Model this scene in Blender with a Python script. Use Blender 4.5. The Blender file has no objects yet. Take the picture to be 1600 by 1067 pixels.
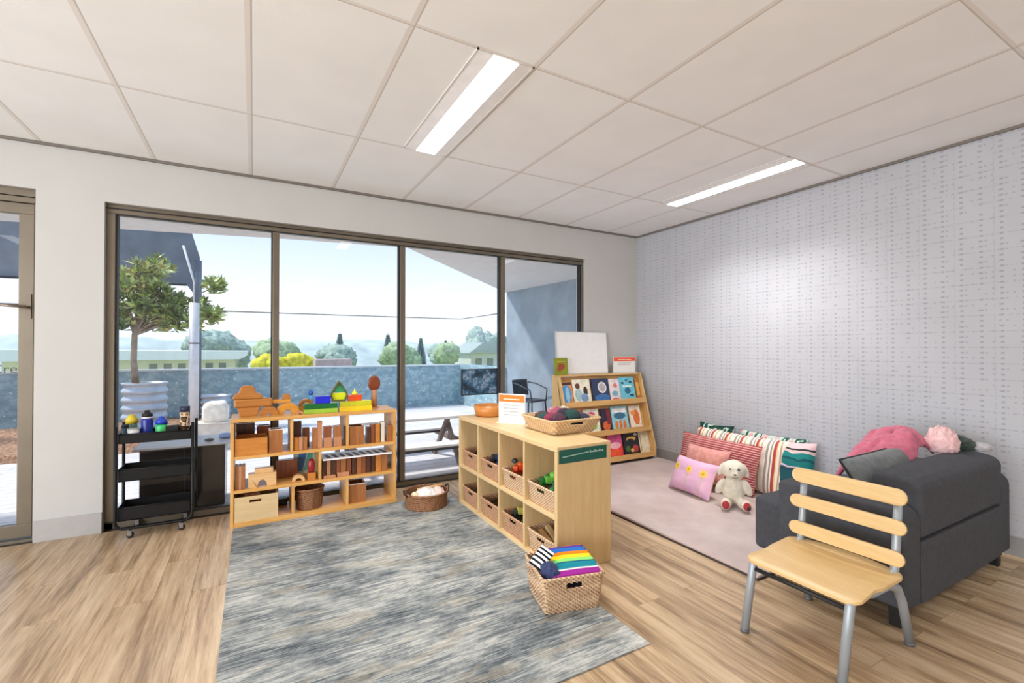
EXPO = 0.08
P_SIDE_FILL = 365
P_TROF = 17.5
P_SUN = 3.8
P_SKY = 1.2
import bpy, math, random
from mathutils import Vector, Matrix, noise, Euler
random.seed(7)
SC = bpy.context.scene
COL = SC.collection
PI = math.pi
def R(d): return math.radians(d)
def lin(c):
    o = []
    for x in c[:3]:
        x = x / 255.0
        o.append(x / 12.92 if x <= .04045 else ((x + .055) / 1.055) ** 2.4)
    return (o[0], o[1], o[2], 1.0)

# ------------------------------------------------------------------ mesh builder
class MB:
    def __init__(s): s.v = []; s.f = []; s.mi = []; s.sm = []
    def add(s, vs, fs, mi=0, smooth=False, M=None):
        b = len(s.v)
        for p in vs:
            p = Vector(p)
            s.v.append(M @ p if M else p)
        for f in fs:
            s.f.append([b + i for i in f]); s.mi.append(mi); s.sm.append(smooth)
        return s
    def bx(s, x0, x1, y0, y1, z0, z1, mi=0, M=None):
        vs = [(x, y, z) for z in (z0, z1) for y in (y0, y1) for x in (x0, x1)]
        return s.add(vs, [(0,2,3,1),(4,5,7,6),(0,1,5,4),(2,6,7,3),(0,4,6,2),(1,3,7,5)], mi, False, M)
    def bc(s, c, d, rz=0, mi=0, M=None, rx=0, ry=0):
        T = Matrix.Translation(c) @ Euler((rx, ry, rz)).to_matrix().to_4x4()
        if M: T = M @ T
        return s.bx(-d[0]/2, d[0]/2, -d[1]/2, d[1]/2, -d[2]/2, d[2]/2, mi, T)
    def lathe(s, prof, n=24, c=(0,0,0), mi=0, M=None, smooth=True, sx=1, sy=1):
        vs = []; fs = []
        for (r, z) in prof:
            for k in range(n):
                a = 2*PI*k/n
                vs.append((c[0]+r*math.cos(a)*sx, c[1]+r*math.sin(a)*sy, c[2]+z))
        for i in range(len(prof)-1):
            for k in range(n):
                k2 = (k+1) % n
                fs.append((i*n+k, i*n+k2, (i+1)*n+k2, (i+1)*n+k))
        if prof[0][0] > 1e-6: fs.append(tuple(reversed(range(n))))
        if prof[-1][0] > 1e-6: fs.append(tuple((len(prof)-1)*n+k for k in range(n)))
        return s.add(vs, fs, mi, smooth, M)
    def tube(s, path, r, n=10, mi=0, M=None, smooth=True, flat=1.0, closed=False):
        P = [Vector(p) for p in path]; m = len(P)
        rr = r if isinstance(r, (list, tuple)) else [r]*m
        vs = []; fs = []; up = None
        for i in range(m):
            if closed: t = (P[(i+1) % m]-P[i-1])
            else: t = P[min(i+1, m-1)]-P[max(i-1, 0)]
            t.normalize()
            if up is None:
                up = Vector((0,0,1)) if abs(t.z) < .9 else Vector((1,0,0))
            a = (up - t*up.dot(t)).normalized(); b = t.cross(a); up = a
            for k in range(n):
                w = 2*PI*k/n
                vs.append(P[i] + a*math.cos(w)*rr[i] + b*math.sin(w)*rr[i]*flat)
        for i in range(m if closed else m-1):
            j = (i+1) % m
            for k in range(n):
                k2 = (k+1) % n
                fs.append((i*n+k, i*n+k2, j*n+k2, j*n+k))
        if not closed:
            fs.append(tuple(reversed(range(n)))); fs.append(tuple((m-1)*n+k for k in range(n)))
        return s.add(vs, fs, mi, smooth, M)
    def ell(s, c, r, nu=18, nv=12, mi=0, M=None, rot=None, noise_a=0, noise_s=8, seed=0, p=1.0):
        vs = []; fs = []
        T = Matrix.Translation(c)
        if rot: T = T @ Euler(rot).to_matrix().to_4x4()
        if M: T = M @ T
        def sg(x, e): return math.copysign(abs(x)**e, x)
        for j in range(nv+1):
            t = PI*j/nv - PI/2
            for k in range(nu):
                a = 2*PI*k/nu
                d = Vector((sg(math.cos(t), p)*sg(math.cos(a), p), sg(math.cos(t), p)*sg(math.sin(a), p), sg(math.sin(t), p)))
                q = Vector((d.x*r[0], d.y*r[1], d.z*r[2]))
                if noise_a:
                    q *= 1 + noise_a*noise.noise(Vector((d.x, d.y, d.z))*noise_s + Vector((seed, seed*1.7, 0)))
                vs.append(q)
        for j in range(nv):
            for k in range(nu):
                k2 = (k+1) % nu
                fs.append((j*nu+k, j*nu+k2, (j+1)*nu+k2, (j+1)*nu+k))
        return s.add(vs, fs, mi, True, T)
    def prism(s, poly, t0, t1, axis='y', mi=0, M=None, smooth=False):
        """poly of (a,b): axis y -> (x,z) extruded in y; axis x -> (y,z) extruded in x; axis z -> (x,y)"""
        n = len(poly)
        def m(a, b, t): return {'y': (a, t, b), 'x': (t, a, b), 'z': (a, b, t)}[axis]
        vs = [m(a, b, t0) for a, b in poly] + [m(a, b, t1) for a, b in poly]
        fs = [tuple(range(n)), tuple(reversed(range(n, 2*n)))]
        for i in range(n):
            j = (i+1) % n
            fs.append((i, n+i, n+j, j))
        return s.add(vs, fs, mi, smooth, M)
    def grid(s, fn, nu, nv, mi=0, M=None, smooth=True, cu=False, mifn=None):
        vs = [fn(i/nu, j/nv) for j in range(nv+1) for i in range(nu+(0 if cu else 1))]
        w = nu + (0 if cu else 1)
        fs = []
        for j in range(nv):
            for i in range(nu):
                i2 = (i+1) % w if cu else i+1
                fs.append((j*w+i, j*w+i2, (j+1)*w+i2, (j+1)*w+i))
        return s.add(vs, fs, mi, smooth, M)
    def build(s, name, mats, parent=None, loc=None, rot=None, bevel=0, seg=2, solid=0, sub=0, offs=0):
        me = bpy.data.meshes.new(name)
        me.from_pydata([tuple(p) for p in s.v], [], s.f)
        if not isinstance(mats, (list, tuple)): mats = [mats]
        for m in mats: me.materials.append(m)
        for p, k, sm in zip(me.polygons, s.mi, s.sm):
            p.material_index = min(k, len(mats)-1); p.use_smooth = sm
        import bmesh
        b = bmesh.new(); b.from_mesh(me)
        if not solid: bmesh.ops.recalc_face_normals(b, faces=b.faces)
        b.to_mesh(me); b.free()
        me.update()
        o = bpy.data.objects.new(name, me); COL.objects.link(o)
        if parent: o.parent = parent
        if loc is not None: o.location = loc
        if rot is not None: o.rotation_euler = rot
        if solid:
            m = o.modifiers.new('s', 'SOLIDIFY'); m.thickness = solid; m.offset = offs
        if sub:
            m = o.modifiers.new('u', 'SUBSURF'); m.levels = sub; m.render_levels = sub
        if bevel:
            m = o.modifiers.new('b', 'BEVEL'); m.width = bevel; m.segments = seg; m.limit_method = 'ANGLE'; m.angle_limit = R(40)
            try: m.harden_normals = False
            except Exception: pass
        return o

def tag(o, label=None, cat=None, group=None, kind=None):
    if label: o['label'] = label
    if cat: o['category'] = cat
    if group: o['group'] = group
    if kind: o['kind'] = kind
    return o
def thing(name, label, cat, loc=(0,0,0), rz=0, group=None):
    o = bpy.data.objects.new(name, None); COL.objects.link(o)
    o.location = loc; o.rotation_euler = (0, 0, rz); o.empty_display_size = .1
    return tag(o, label, cat, group)
def struct(o): o['kind'] = 'structure'; return o
def copy_tree(o, parent=None):
    c = o.copy(); COL.objects.link(c); c.parent = parent
    for ch in list(o.children): copy_tree(ch, c)
    return c

# ------------------------------------------------------------------ materials
_mc = {}
class NT:
    def __init__(s, name):
        s.m = bpy.data.materials.new(name); s.m.use_nodes = True
        s.t = s.m.node_tree; s.n = s.t.nodes; s.l = s.t.links
        s.b = s.n['Principled BSDF']
        s.tc = s.n.new('ShaderNodeTexCoord')
    def node(s, k, **kw):
        n = s.n.new(k)
        for a, v in kw.items():
            if a.startswith('i_'): n.inputs[a[2:].replace('_', ' ')].default_value = v
            else: setattr(n, a, v)
        return n
    def link(s, a, b): s.l.new(a, b)
    def obj(s, scale=(1,1,1), rot=(0,0,0), loc=(0,0,0)):
        m = s.node('ShaderNodeMapping'); m.inputs['Scale'].default_value = scale; m.inputs['Rotation'].default_value = rot; m.inputs['Location'].default_value = loc
        s.link(s.tc.outputs['Object'], m.inputs['Vector']); return m.outputs['Vector']
    def math(s, op, a, b=None, c=None):
        n = s.node('ShaderNodeMath', operation=op)
        for i, x in enumerate((a, b, c)):
            if x is None: continue
            if isinstance(x, (int, float)): n.inputs[i].default_value = x
            else: s.link(x, n.inputs[i])
        return n.outputs[0]
    def noise(s, vec, scale=5, detail=3, rough=.5):
        n = s.node('ShaderNodeTexNoise'); n.inputs['Scale'].default_value = scale; n.inputs['Detail'].default_value = detail; n.inputs['Roughness'].default_value = rough
        s.link(vec, n.inputs['Vector']); return n.outputs['Fac']
    def ramp(s, f, stops):
        n = s.node('ShaderNodeValToRGB'); e = n.color_ramp.elements
        while len(e) < len(stops): e.new(.5)
        for el, (p, c) in zip(e, stops): el.position = p; el.color = lin(c) if max(c) > 1.01 else (*c, 1)
        s.link(f, n.inputs[0]); return n.outputs[0]
    def mix(s, f, a, b):
        n = s.node('ShaderNodeMix', data_type='RGBA')
        for i, x in ((0, f), (6, a), (7, b)):
            if isinstance(x, (int, float)): n.inputs[i].default_value = x
            elif isinstance(x, (tuple, list)): n.inputs[i].default_value = lin(x)
            else: s.link(x, n.inputs[i])
        return n.outputs[2]
    def bump(s, h, strength=.3, dist=.01):
        n = s.node('ShaderNodeBump'); n.inputs['Strength'].default_value = strength; n.inputs['Distance'].default_value = dist
        s.link(h, n.inputs['Height']); s.link(n.outputs[0], s.b.inputs['Normal'])
    def col(s, c):
        if isinstance(c, (tuple, list)): s.b.inputs['Base Color'].default_value = lin(c)
        else: s.link(c, s.b.inputs['Base Color'])
    def rough(s, r): s.b.inputs['Roughness'].default_value = r
    def xyz(s, v=None):
        n = s.node('ShaderNodeSeparateXYZ'); s.link(v or s.tc.outputs['Object'], n.inputs[0]); return n.outputs
def mat(name, c, rough=.5, metal=0, na=.06, ns=12, bump=0, bs=60, st=(1,1,1), spec=.5, sheen=0):
    key = (name, c, rough, metal, na, ns, bump, bs, st)
    if key in _mc: return _mc[key]
    N = NT(name)
    v = N.obj(st)
    f = N.noise(v, ns, 3)
    a = tuple(max(0, min(255, x*(1-na))) for x in c); b = tuple(max(0, min(255, x*(1+na))) for x in c)
    N.col(N.ramp(f, [(.3, a), (.7, b)]))
    N.rough(rough); N.b.inputs['Metallic'].default_value = metal; N.b.inputs['Specular IOR Level'].default_value = spec
    if sheen: N.b.inputs['Sheen Weight'].default_value = sheen
    if bump: N.bump(N.noise(v, bs, 3), bump, .004)
    _mc[key] = N.m
    return N.m
def pl(c, rough=.45): return mat('plastic_%d_%d_%d' % c, c, rough, na=.02)
def fabric(name, c, na=.07, b=.5): return mat(name, c, .95, na=na, ns=30, bump=b, bs=350, spec=.2, sheen=.15)
def wood(name, c, c2, axis='x', rough=.45, freq=1.0):
    key = ('wood', name, axis)
    if key in _mc: return _mc[key]
    N = NT(name)
    st = {'x': (1.2, 14, 14), 'y': (14, 1.2, 14), 'z': (14, 14, 1.2)}[axis]
    v = N.obj(tuple(k*freq for k in st))
    f1 = N.noise(v, 2.2, 5, .6); f2 = N.noise(v, 9, 3, .6)
    f = N.math('ADD', N.math('MULTIPLY', f1, .7), N.math('MULTIPLY', f2, .3))
    N.col(N.ramp(f, [(.3, c2), (.5, tuple((a+b)/2 for a, b in zip(c, c2))), (.68, c)]))
    N.rough(rough); N.bump(f2, .08, .002)
    _mc[key] = N.m
    return N.m
def glass(name, tint=(1,1,1), refl=.06, alpha=None):
    m = bpy.data.materials.new(name); m.use_nodes = True
    n = m.node_tree.nodes; l = m.node_tree.links; n.remove(n['Principled BSDF'])
    out = n['Material Output']
    tr = n.new('ShaderNodeBsdfTransparent'); tr.inputs[0].default_value = (*tint, 1)
    gl = n.new('ShaderNodeBsdfGlossy'); gl.inputs['Roughness'].default_value = .02; gl.inputs[0].default_value = (1,1,1,1)
    fr = n.new('ShaderNodeFresnel'); fr.inputs[0].default_value = 1.45
    mx = n.new('ShaderNodeMixShader')
    ge = n.new('ShaderNodeNewGeometry'); mm = n.new('ShaderNodeMath'); mm.operation = 'MULTIPLY_ADD'   # reflect on the outer faces only
    mb = n.new('ShaderNodeMath'); mb.operation = 'SUBTRACT'; mb.inputs[0].default_value = 1.0; l.new(ge.outputs['Backfacing'], mb.inputs[1])
    l.new(fr.outputs[0], mm.inputs[0]); l.new(mb.outputs[0], mm.inputs[1]); mm.inputs[2].default_value = 0.0
    l.new(mm.outputs[0], mx.inputs[0]); l.new(tr.outputs[0], mx.inputs[1]); l.new(gl.outputs[0], mx.inputs[2]); l.new(mx.outputs[0], out.inputs[0])
    return m
def emis(name, c, s):
    m = bpy.data.materials.new(name); m.use_nodes = True
    n = m.node_tree.nodes; l = m.node_tree.links; n.remove(n['Principled BSDF'])
    e = n.new('ShaderNodeEmission'); e.inputs[0].default_value = lin(c); e.inputs[1].default_value = s
    l.new(e.outputs[0], n['Material Output'].inputs[0]); return m

H = 2.623
# camera
cam_d = bpy.data.cameras.new('camera'); cam = bpy.data.objects.new('camera', cam_d); COL.objects.link(cam)
fpx, yaw, pitch = 728.437, .518117, .00906661
cam.location = (-4.04613506, -4.21311655, 1.26360161)
cam.rotation_euler = (PI/2 + pitch, 0, -yaw)
cam_d.sensor_fit = 'HORIZONTAL'; cam_d.sensor_width = 36; cam_d.lens = fpx/1600*36
cam_d.shift_x = -11.36/1600; cam_d.shift_y = 4.5/1600; cam_d.clip_start = .05; cam_d.clip_end = 600
SC.camera = cam
vs = SC.view_settings
SC.display_settings.display_device = 'sRGB'
vs.view_transform = 'Standard'; vs.look = 'None'; vs.gamma = 1.0; vs.use_curve_mapping = False
vs.exposure = EXPO if 'EXPO' in globals() else 0.0
SC.cycles.use_denoising = True
SC.cycles.max_bounces = 10; SC.cycles.diffuse_bounces = 5; SC.cycles.glossy_bounces = 4; SC.cycles.transparent_max_bounces = 24
SC.cycles.caustics_reflective = False; SC.cycles.caustics_refractive = False
SC.cycles.sample_clamp_indirect = 6.0

# ------------------------------------------------------------------ world and sun
w = bpy.data.worlds.new('sky'); SC.world = w; w.use_nodes = True
wn = w.node_tree.nodes; wl = w.node_tree.links
bg = wn['Background']; tc = wn.new('ShaderNodeTexCoord'); sp = wn.new('ShaderNodeSeparateXYZ'); cr = wn.new('ShaderNodeValToRGB')
wl.new(tc.outputs['Generated'], sp.inputs[0]); wl.new(sp.outputs[2], cr.inputs[0]); wl.new(cr.outputs[0], bg.inputs[0])
e = cr.color_ramp.elements
e[0].position = 0.0; e[0].color = lin((244, 247, 248)); e[1].position = 1.0; e[1].color = lin((170, 205, 246))
for p, c in ((.05, (246, 249, 252)), (.11, (232, 241, 250)), (.20, (208, 226, 248)), (.34, (184, 210, 244))):
    x = e.new(p); x.color = lin(c)
bg.inputs[1].default_value = P_SKY
sd = bpy.data.lights.new('sun', 'SUN'); sd.energy = P_SUN; sd.angle = R(5); sd.color = (1, .95, .88)
so = bpy.data.objects.new('sun', sd); COL.objects.link(so)
sun_to = Vector((-.50, .25, .80)).normalized()
so.rotation_euler = sun_to.to_track_quat('Z', 'Y').to_euler(); so.location = (3, 3, 12)

# ------------------------------------------------------------------ shell materials
M_wall = mat('painted_wall', (197, 196, 194), .85, na=.008, ns=3, bump=.06, bs=180)
def ceiling_mat():
    N = NT('ceiling_tile_grid'); x = N.xyz()
    def line(s, off, per, hw):
        f = N.math('FRACT', N.math('DIVIDE', N.math('SUBTRACT', s, off-per/2), per))
        d = N.math('MULTIPLY', N.math('ABSOLUTE', N.math('SUBTRACT', f, .5)), per)
        return N.math('LESS_THAN', d, hw)
    g = N.math('MAXIMUM', line(x[0], -5.274, .6, .011), line(x[1], -1.106, 1.2, .009))
    g2 = N.math('MAXIMUM', line(x[0], -5.2605, .6, .0035), line(x[1], -1.0955, 1.2, .003))
    tile = N.ramp(N.noise(N.obj(), 3, 2), [(.3, (236, 238, 239)), (.7, (241, 243, 244))])
    c = N.mix(g, tile, (226, 223, 220))
    c = N.mix(g2, c, (196, 192, 186))
    N.col(c); N.rough(.9)
    N.bump(N.math('ADD', N.noise(N.obj(), 220, 2), N.math('MULTIPLY', g, 1.0)), .12, .003)
    return N.m
def floor_mat():
    N = NT('oak_plank_floor'); 
    v = N.obj((1,1,1), (0, 0, PI/2))
    b = N.node('ShaderNodeTexBrick'); N.link(v, b.inputs['Vector'])
    b.offset = .37; b.inputs['Scale'].default_value = 1; b.inputs['Brick Width'].default_value = 1.25; b.inputs['Row Height'].default_value = .16
    b.inputs['Mortar Size'].default_value = .0012; b.inputs['Mortar Smooth'].default_value = 0; b.inputs['Bias'].default_value = 0
    b.inputs['Color1'].default_value = (0,0,0,1); b.inputs['Color2'].default_value = (1,1,1,1); b.inputs['Mortar'].default_value = (.5,.5,.5,1)
    sep = N.node('ShaderNodeSeparateColor'); N.link(b.outputs['Color'], sep.inputs[0])
    pv = sep.outputs[0]
    # grain, offset per plank
    cmb = N.node('ShaderNodeCombineXYZ'); o = N.xyz()
    N.link(N.math('ADD', N.math('MULTIPLY', o[0], 10), N.math('MULTIPLY', pv, 37)), cmb.inputs[0])
    N.link(N.math('MULTIPLY', o[1], .65), cmb.inputs[1])
    g1 = N.noise(cmb.outputs[0], 1.15, 4, .6); g2 = N.noise(cmb.outputs[0], 6, 4, .65)
    f = N.math('ADD', N.math('MULTIPLY', g1, .62), N.math('MULTIPLY', g2, .38))
    c = N.ramp(f, [(.34, (118, 93, 70)), (.43, (158, 131, 101)), (.52, (190, 162, 129)), (.64, (214, 190, 158))])
    t = N.math('ADD', .88, N.math('MULTIPLY', pv, .16))
    vv = N.node('ShaderNodeHueSaturation'); N.link(c, vv.inputs['Color']); N.link(t, vv.inputs['Value'])
    c2 = N.mix(N.math('MULTIPLY', b.outputs['Fac'], .55), vv.outputs[0], (120, 98, 76))
    N.col(c2); N.rough(.28); N.b.inputs['Specular IOR Level'].default_value = .45
    N.bump(N.math('SUBTRACT', g2, b.outputs['Fac']), .05, .002)
    return N.m
def wallpaper_mat():
    N = NT('dotted_acoustic_wallpaper'); o = N.xyz(); y = o[1]; z = o[2]
    def cellmask(per_y, per_z, hy, hz, thr, seed, oy=0):
        sy = N.math('DIVIDE', N.math('ADD', y, 50+oy), per_y); sz = N.math('DIVIDE', N.math('ADD', z, 10), per_z)
        fy = N.math('LESS_THAN', N.math('MULTIPLY', N.math('ABSOLUTE', N.math('SUBTRACT', N.math('FRACT', sy), .5)), per_y), hy)
        fz = N.math('LESS_THAN', N.math('MULTIPLY', N.math('ABSOLUTE', N.math('SUBTRACT', N.math('FRACT', sz), .5)), per_z), hz)
        cm = N.node('ShaderNodeCombineXYZ'); N.link(N.math('FLOOR', sy), cm.inputs[0]); N.link(N.math('FLOOR', sz), cm.inputs[1]); cm.inputs[2].default_value = seed
        wn_ = N.node('ShaderNodeTexWhiteNoise', noise_dimensions='3D'); N.link(cm.outputs[0], wn_.inputs['Vector'])
        r = N.math('GREATER_THAN', wn_.outputs['Value'], thr)
        return N.math('MULTIPLY', N.math('MULTIPLY', fy, fz), r), wn_.outputs['Value']
    d1, _ = cellmask(.0955, .034, .008, .0058, .08, 1, .027)     # strong columns of dots
    d2, _ = cellmask(.0318, .034, .0055, .005, .66, 5, .0)       # scattered small dots
    d3, _ = cellmask(.191, .0113, .003, .0028, .25, 9, .04)      # fine vertical dotted lines
    d4, _ = cellmask(.0106, .102, .0034, .003, .28, 13)         # fine horizontal dotted lines
    m = N.math('MAXIMUM', N.math('MULTIPLY', d1, .56), N.math('MULTIPLY', d2, .42))
    m = N.math('MAXIMUM', m, N.math('MULTIPLY', N.math('MAXIMUM', d3, d4), .38))
    base = N.ramp(N.noise(N.obj(), 2.2, 2), [(.3, (180, 181, 187)), (.7, (186, 187, 193))])
    N.col(N.mix(m, base, (130, 131, 148)))
    N.rough(.8)
    return N.m
M_base = mat('grey_skirting', (176, 173, 172), .6, na=.02)
M_alu = mat('bronze_anodised_aluminium', (122, 112, 98), .38, .55, na=.03, ns=4)
M_black = mat('black_gasket', (26, 25, 25), .6, na=.02)
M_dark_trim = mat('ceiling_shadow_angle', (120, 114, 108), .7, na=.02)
M_glass = glass('window_glass')

# ------------------------------------------------------------------ room shell
XL, YR = -8.2, -8.4
WL, WR, WT = -4.945, -.775, 2.28     # window opening
DL, DR, DT = -6.35, -5.29, 2.31      # door opening
o = MB().bx(XL, 0, YR, 0, -.12, 0).build('floor', floor_mat()); struct(o)
o = MB().bx(XL-.15, .15, YR-.15, .18, H, H+.15).build('ceiling', ceiling_mat()); struct(o)
b = MB()
T = .18
b.bx(XL, DL, 0, T, -.12, H).bx(DL, DR, 0, T, DT, H).bx(DR, WL, 0, T, -.12, H).bx(WL, WR, 0, T, WT, H).bx(WR, .15, 0, T, -.12, H)
struct(b.build('wall_back', M_wall))
struct(MB().bx(0, .15, YR, 0, -.12, H).build('wall_right', wallpaper_mat()))
b = MB(); LY0, LY1 = -7.6, -1.4   # left wall, wide opening added to let fill light in
b.bx(XL-.15, XL, YR, LY0, -.12, H).bx(XL-.15, XL, LY1, 0, -.12, H).bx(XL-.15, XL, LY0, LY1, 2.4, H).bx(XL-.15, XL, LY0, LY1, -.12, .2)
struct(b.build('wall_left', M_wall))
b = MB().bx(XL, 0, YR-.15, YR, -.12, H)
struct(b.build('wall_rear', M_wall))
struct(MB().bx(DR+.004, WL, -.012, 0, 0, .14).build('baseboard_back', M_base, bevel=.002))
struct(MB().bx(WR, -.001, -.012, 0, 0, .14).build('baseboard_back_corner', M_base, bevel=.002))
struct(MB().bx(-.012, 0, YR, 0, 0, .12).build('baseboard_right', mat('mid_grey_skirting', (146, 145, 145), .6, na=.02), bevel=.002))
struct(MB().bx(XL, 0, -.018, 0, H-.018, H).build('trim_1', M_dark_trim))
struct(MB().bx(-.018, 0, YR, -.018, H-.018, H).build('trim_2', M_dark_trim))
struct(MB().bx(DL, DR, 0, T, -.12, -.001).bx(WL, WR, 0, T, -.12, -.001).build('trim_3', mat('dark_threshold', (70, 64, 58), .5, .3)))
# window 1
FY0, FY1 = .045, .125
w1 = bpy.data.objects.new('window_1', None); COL.objects.link(w1); w1.location = (WL, 0, 0); struct(w1)
def L(b): return b
def shift(b, d):
    d = Vector(d); b.v = [p - d for p in b.v]; return b
b = MB()
b.bx(WL, WR, FY0, FY1, 2.215, WT)                    # head
b.bx(WL, WL+.05, FY0, FY1, 0, 2.215).bx(WR-.03, WR, FY0, FY1, 0, 2.215)
b.bx(WL, WR, FY0, FY1, 0, .045)
shift(b, (WL, 0, 0)).build('window_frame', M_alu, w1, bevel=.003)
b = MB().bx(WL, WR, FY0-.012, FY0, 2.247, 2.253).bx(WL+.05, WR-.03, FY0-.004, FY0+.01, 2.208, 2.215)
b.bx(WL+.05, WL+.06, FY0+.01, FY1-.01, .045, 2.21).bx(WR-.04, WR-.03, FY0+.01, FY1-.01, .045, 2.21).bx(WL, WR, FY0-.006, FY0+.01, .045, .052)
shift(b, (WL, 0, 0)).build('window_gasket', M_black, w1)
MX = (-3.890, -2.853, -1.811)
for mx in MX:
    b = MB().bx(mx-.024, mx+.024, FY0, FY1, .045, 2.215)
    shift(b, (WL, 0, 0)).build('mullion', M_alu, w1, bevel=.003)
    b = MB().bx(mx-.034, mx-.024, FY0+.015, FY1-.01, .045, 2.215)
    shift(b, (WL, 0, 0)).build('mullion_gasket', M_black, w1)
xs = [WL+.05] + list(MX) + [WR-.03]
for a, c in zip(xs[:-1], xs[1:]):
    b = MB().bx(a+.02, c-.02, .085, .091, .04, 2.22)
    shift(b, (WL, 0, 0)).build('window_pane', M_glass, w1)
# door 1
d1 = bpy.data.objects.new('door_1', None); COL.objects.link(d1); d1.location = (DR, 0, 0); struct(d1)
b = MB().bx(DL, DR, .03, .13, 2.262, DT).bx(DL, DR, .03, .13, 2.22, 2.256).bx(DR-.012, DR, .03, .13, .0, 2.262).bx(DL, DL+.05, .03, .13, 0, 2.262).bx(DL, DR, .03, .13, 0, .02)
shift(b, (DR, 0, 0)).build('door_frame', M_alu, d1, bevel=.002)
b = MB().bx(DL+.05, DR-.018, .05, .10, 2.15, 2.218).bx(DL+.05, DR-.018, .05, .10, .03, .115)
b.bx(DR-.092, DR-.018, .05, .10, .115, 2.15).bx(DL+.05, DL+.15, .05, .10, .115, 2.15)
leaf = shift(b, (DR, 0, 0)).build('door_leaf', M_alu, d1, bevel=.003)
shift(MB().bx(DR-.018, DR-.010, .06, .09, .02, 2.25), (DR, 0, 0)).build('door_gasket', M_black, d1)
shift(MB().bx(DL+.14, DR-.084, .072, .078, .11, 2.16), (DR, 0, 0)).build('door_pane', M_glass, d1)
b = MB().bx(DR-.055, DR-.030, .040, .05, 1.46, 1.62)
b.tube([(DR-.043, .045, 1.535), (DR-.043, .0, 1.535), (DR-.06, -.012, 1.536), (DR-.2, -.014, 1.545)], .009, 10)
shift(b, (DR, 0, 0)).build('door_handle', mat('satin_bronze', (120, 108, 96), .3, .8, na=.02), leaf)
# lettering on the door glass
cu = bpy.data.curves.new('letters', 'FONT'); cu.body = 'Cre'; cu.size = .080; cu.extrude = .001
to = bpy.data.objects.new('tmp', cu); COL.objects.link(to)
dg = bpy.context.evaluated_depsgraph_get(); me = bpy.data.meshes.new_from_object(to.evaluated_get(dg))
bpy.data.objects.remove(to)
me.materials.append(mat('grey_vinyl', (92, 92, 92), .7, na=.02))
lt = bpy.data.objects.new('glass_lettering', me); COL.objects.link(lt); lt.parent = d1
lt.rotation_euler = (PI/2, 0, 0); lt.location = (-.325, .069, 1.105)
wmx = max(v.co.x for v in me.vertices); lt.location.x = -.100 - wmx
# window 2, added unseen in the left wall to carry a fill lamp
w2 = bpy.data.objects.new('added_window_2', None); COL.objects.link(w2); w2.location = (XL, -4.5, 0); struct(w2)
b = MB()
for i in range(5):
    y = LY0+(LY1-LY0-.05)*i/4; b.bx(XL-.10, XL-.04, y, y+.05, .2, 2.4)
b.bx(XL-.1, XL-.04, LY0, LY1, .2, .25).bx(XL-.1, XL-.04, LY0, LY1, 2.35, 2.4)
shift(b, (XL, -4.5, 0)).build('window_frame', M_alu, w2, bevel=.003)
shift(MB().bx(XL-.075, XL-.069, LY0+.04, LY1-.04, .23, 2.37), (XL, -4.5, 0)).build('window_pane', M_glass, w2)
def area(name, loc, rot, sx, sy, power, col=(1,1,1), spread=180):
    d = bpy.data.lights.new(name, 'AREA'); d.shape = 'RECTANGLE'; d.size = sx; d.size_y = sy; d.energy = power; d.color = col; d.spread = R(spread)
    o = bpy.data.objects.new(name, d); COL.objects.link(o); o.location = loc; o.rotation_euler = rot; return o
area('side_fill_lamp', (XL-.16, -4.5, 1.3), (0, -PI/2, 0), 2.1, 6.1, P_SIDE_FILL, (.90, .955, 1))  # unseen area lamp, added to fill the ceiling and right wall

# ------------------------------------------------------------------ ceiling lights
M_lamp = emis('led_diffuser', (255, 253, 250), 6)
M_refl = mat('satin_reflector', (244, 243, 242), .35, .1, na=.02)
def ceiling_light(x0, y0, label):
    t = thing('ceiling_light', label, 'light', (x0+.15, y0-.6, H), 0, 'recessed ceiling lights')
    f = MB()
    f.bx(-.15, -.142, -.6, .6, -.006, 0).bx(.142, .15, -.6, .6, -.006, 0).bx(-.15, .15, .592, .6, -.006, 0).bx(-.15, .15, -.6, -.592, -.006, 0)
    f.build('light_frame', mat('white_frame', (214, 210, 206), .5, na=.02), t)
    g = MB()
    g.prism([(-.142, -.002), (-.142, -.004), (-.068, -.010), (-.068, -.002)], -.592, .592, 'y')
    g.prism([(.142, -.002), (.142, -.004), (.068, -.010), (.068, -.002)], -.592, .592, 'y')
    g.build('light_reflector', M_refl, t)
    MB().bx(-.066, .066, -.59, .59, -.012, -.004).build('light_diffuser', M_lamp, t, bevel=.002)
    a = area('troffer_lamp', (0, 0, -.03), (0, 0, 0), .28, 1.15, P_TROF, (1, .98, .95), 112)
    a.parent = t
    return t
ceiling_light(-3.174, -1.106, 'bright recessed strip light in the ceiling nearer the camera, above the grey rug')
ceiling_light(-.774, -1.106, 'slim lit strip light in the ceiling beside the dotted grey wall')
for x, y in ((-5.574, -1.106), ): pass
for x, y in ((-6.774, -3.506), (-3.174, -5.906), (-.774, -4.706), (-6.774, -5.906)):
    ceiling_light(x, y, 'recessed strip light further back in the ceiling of the room')
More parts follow.
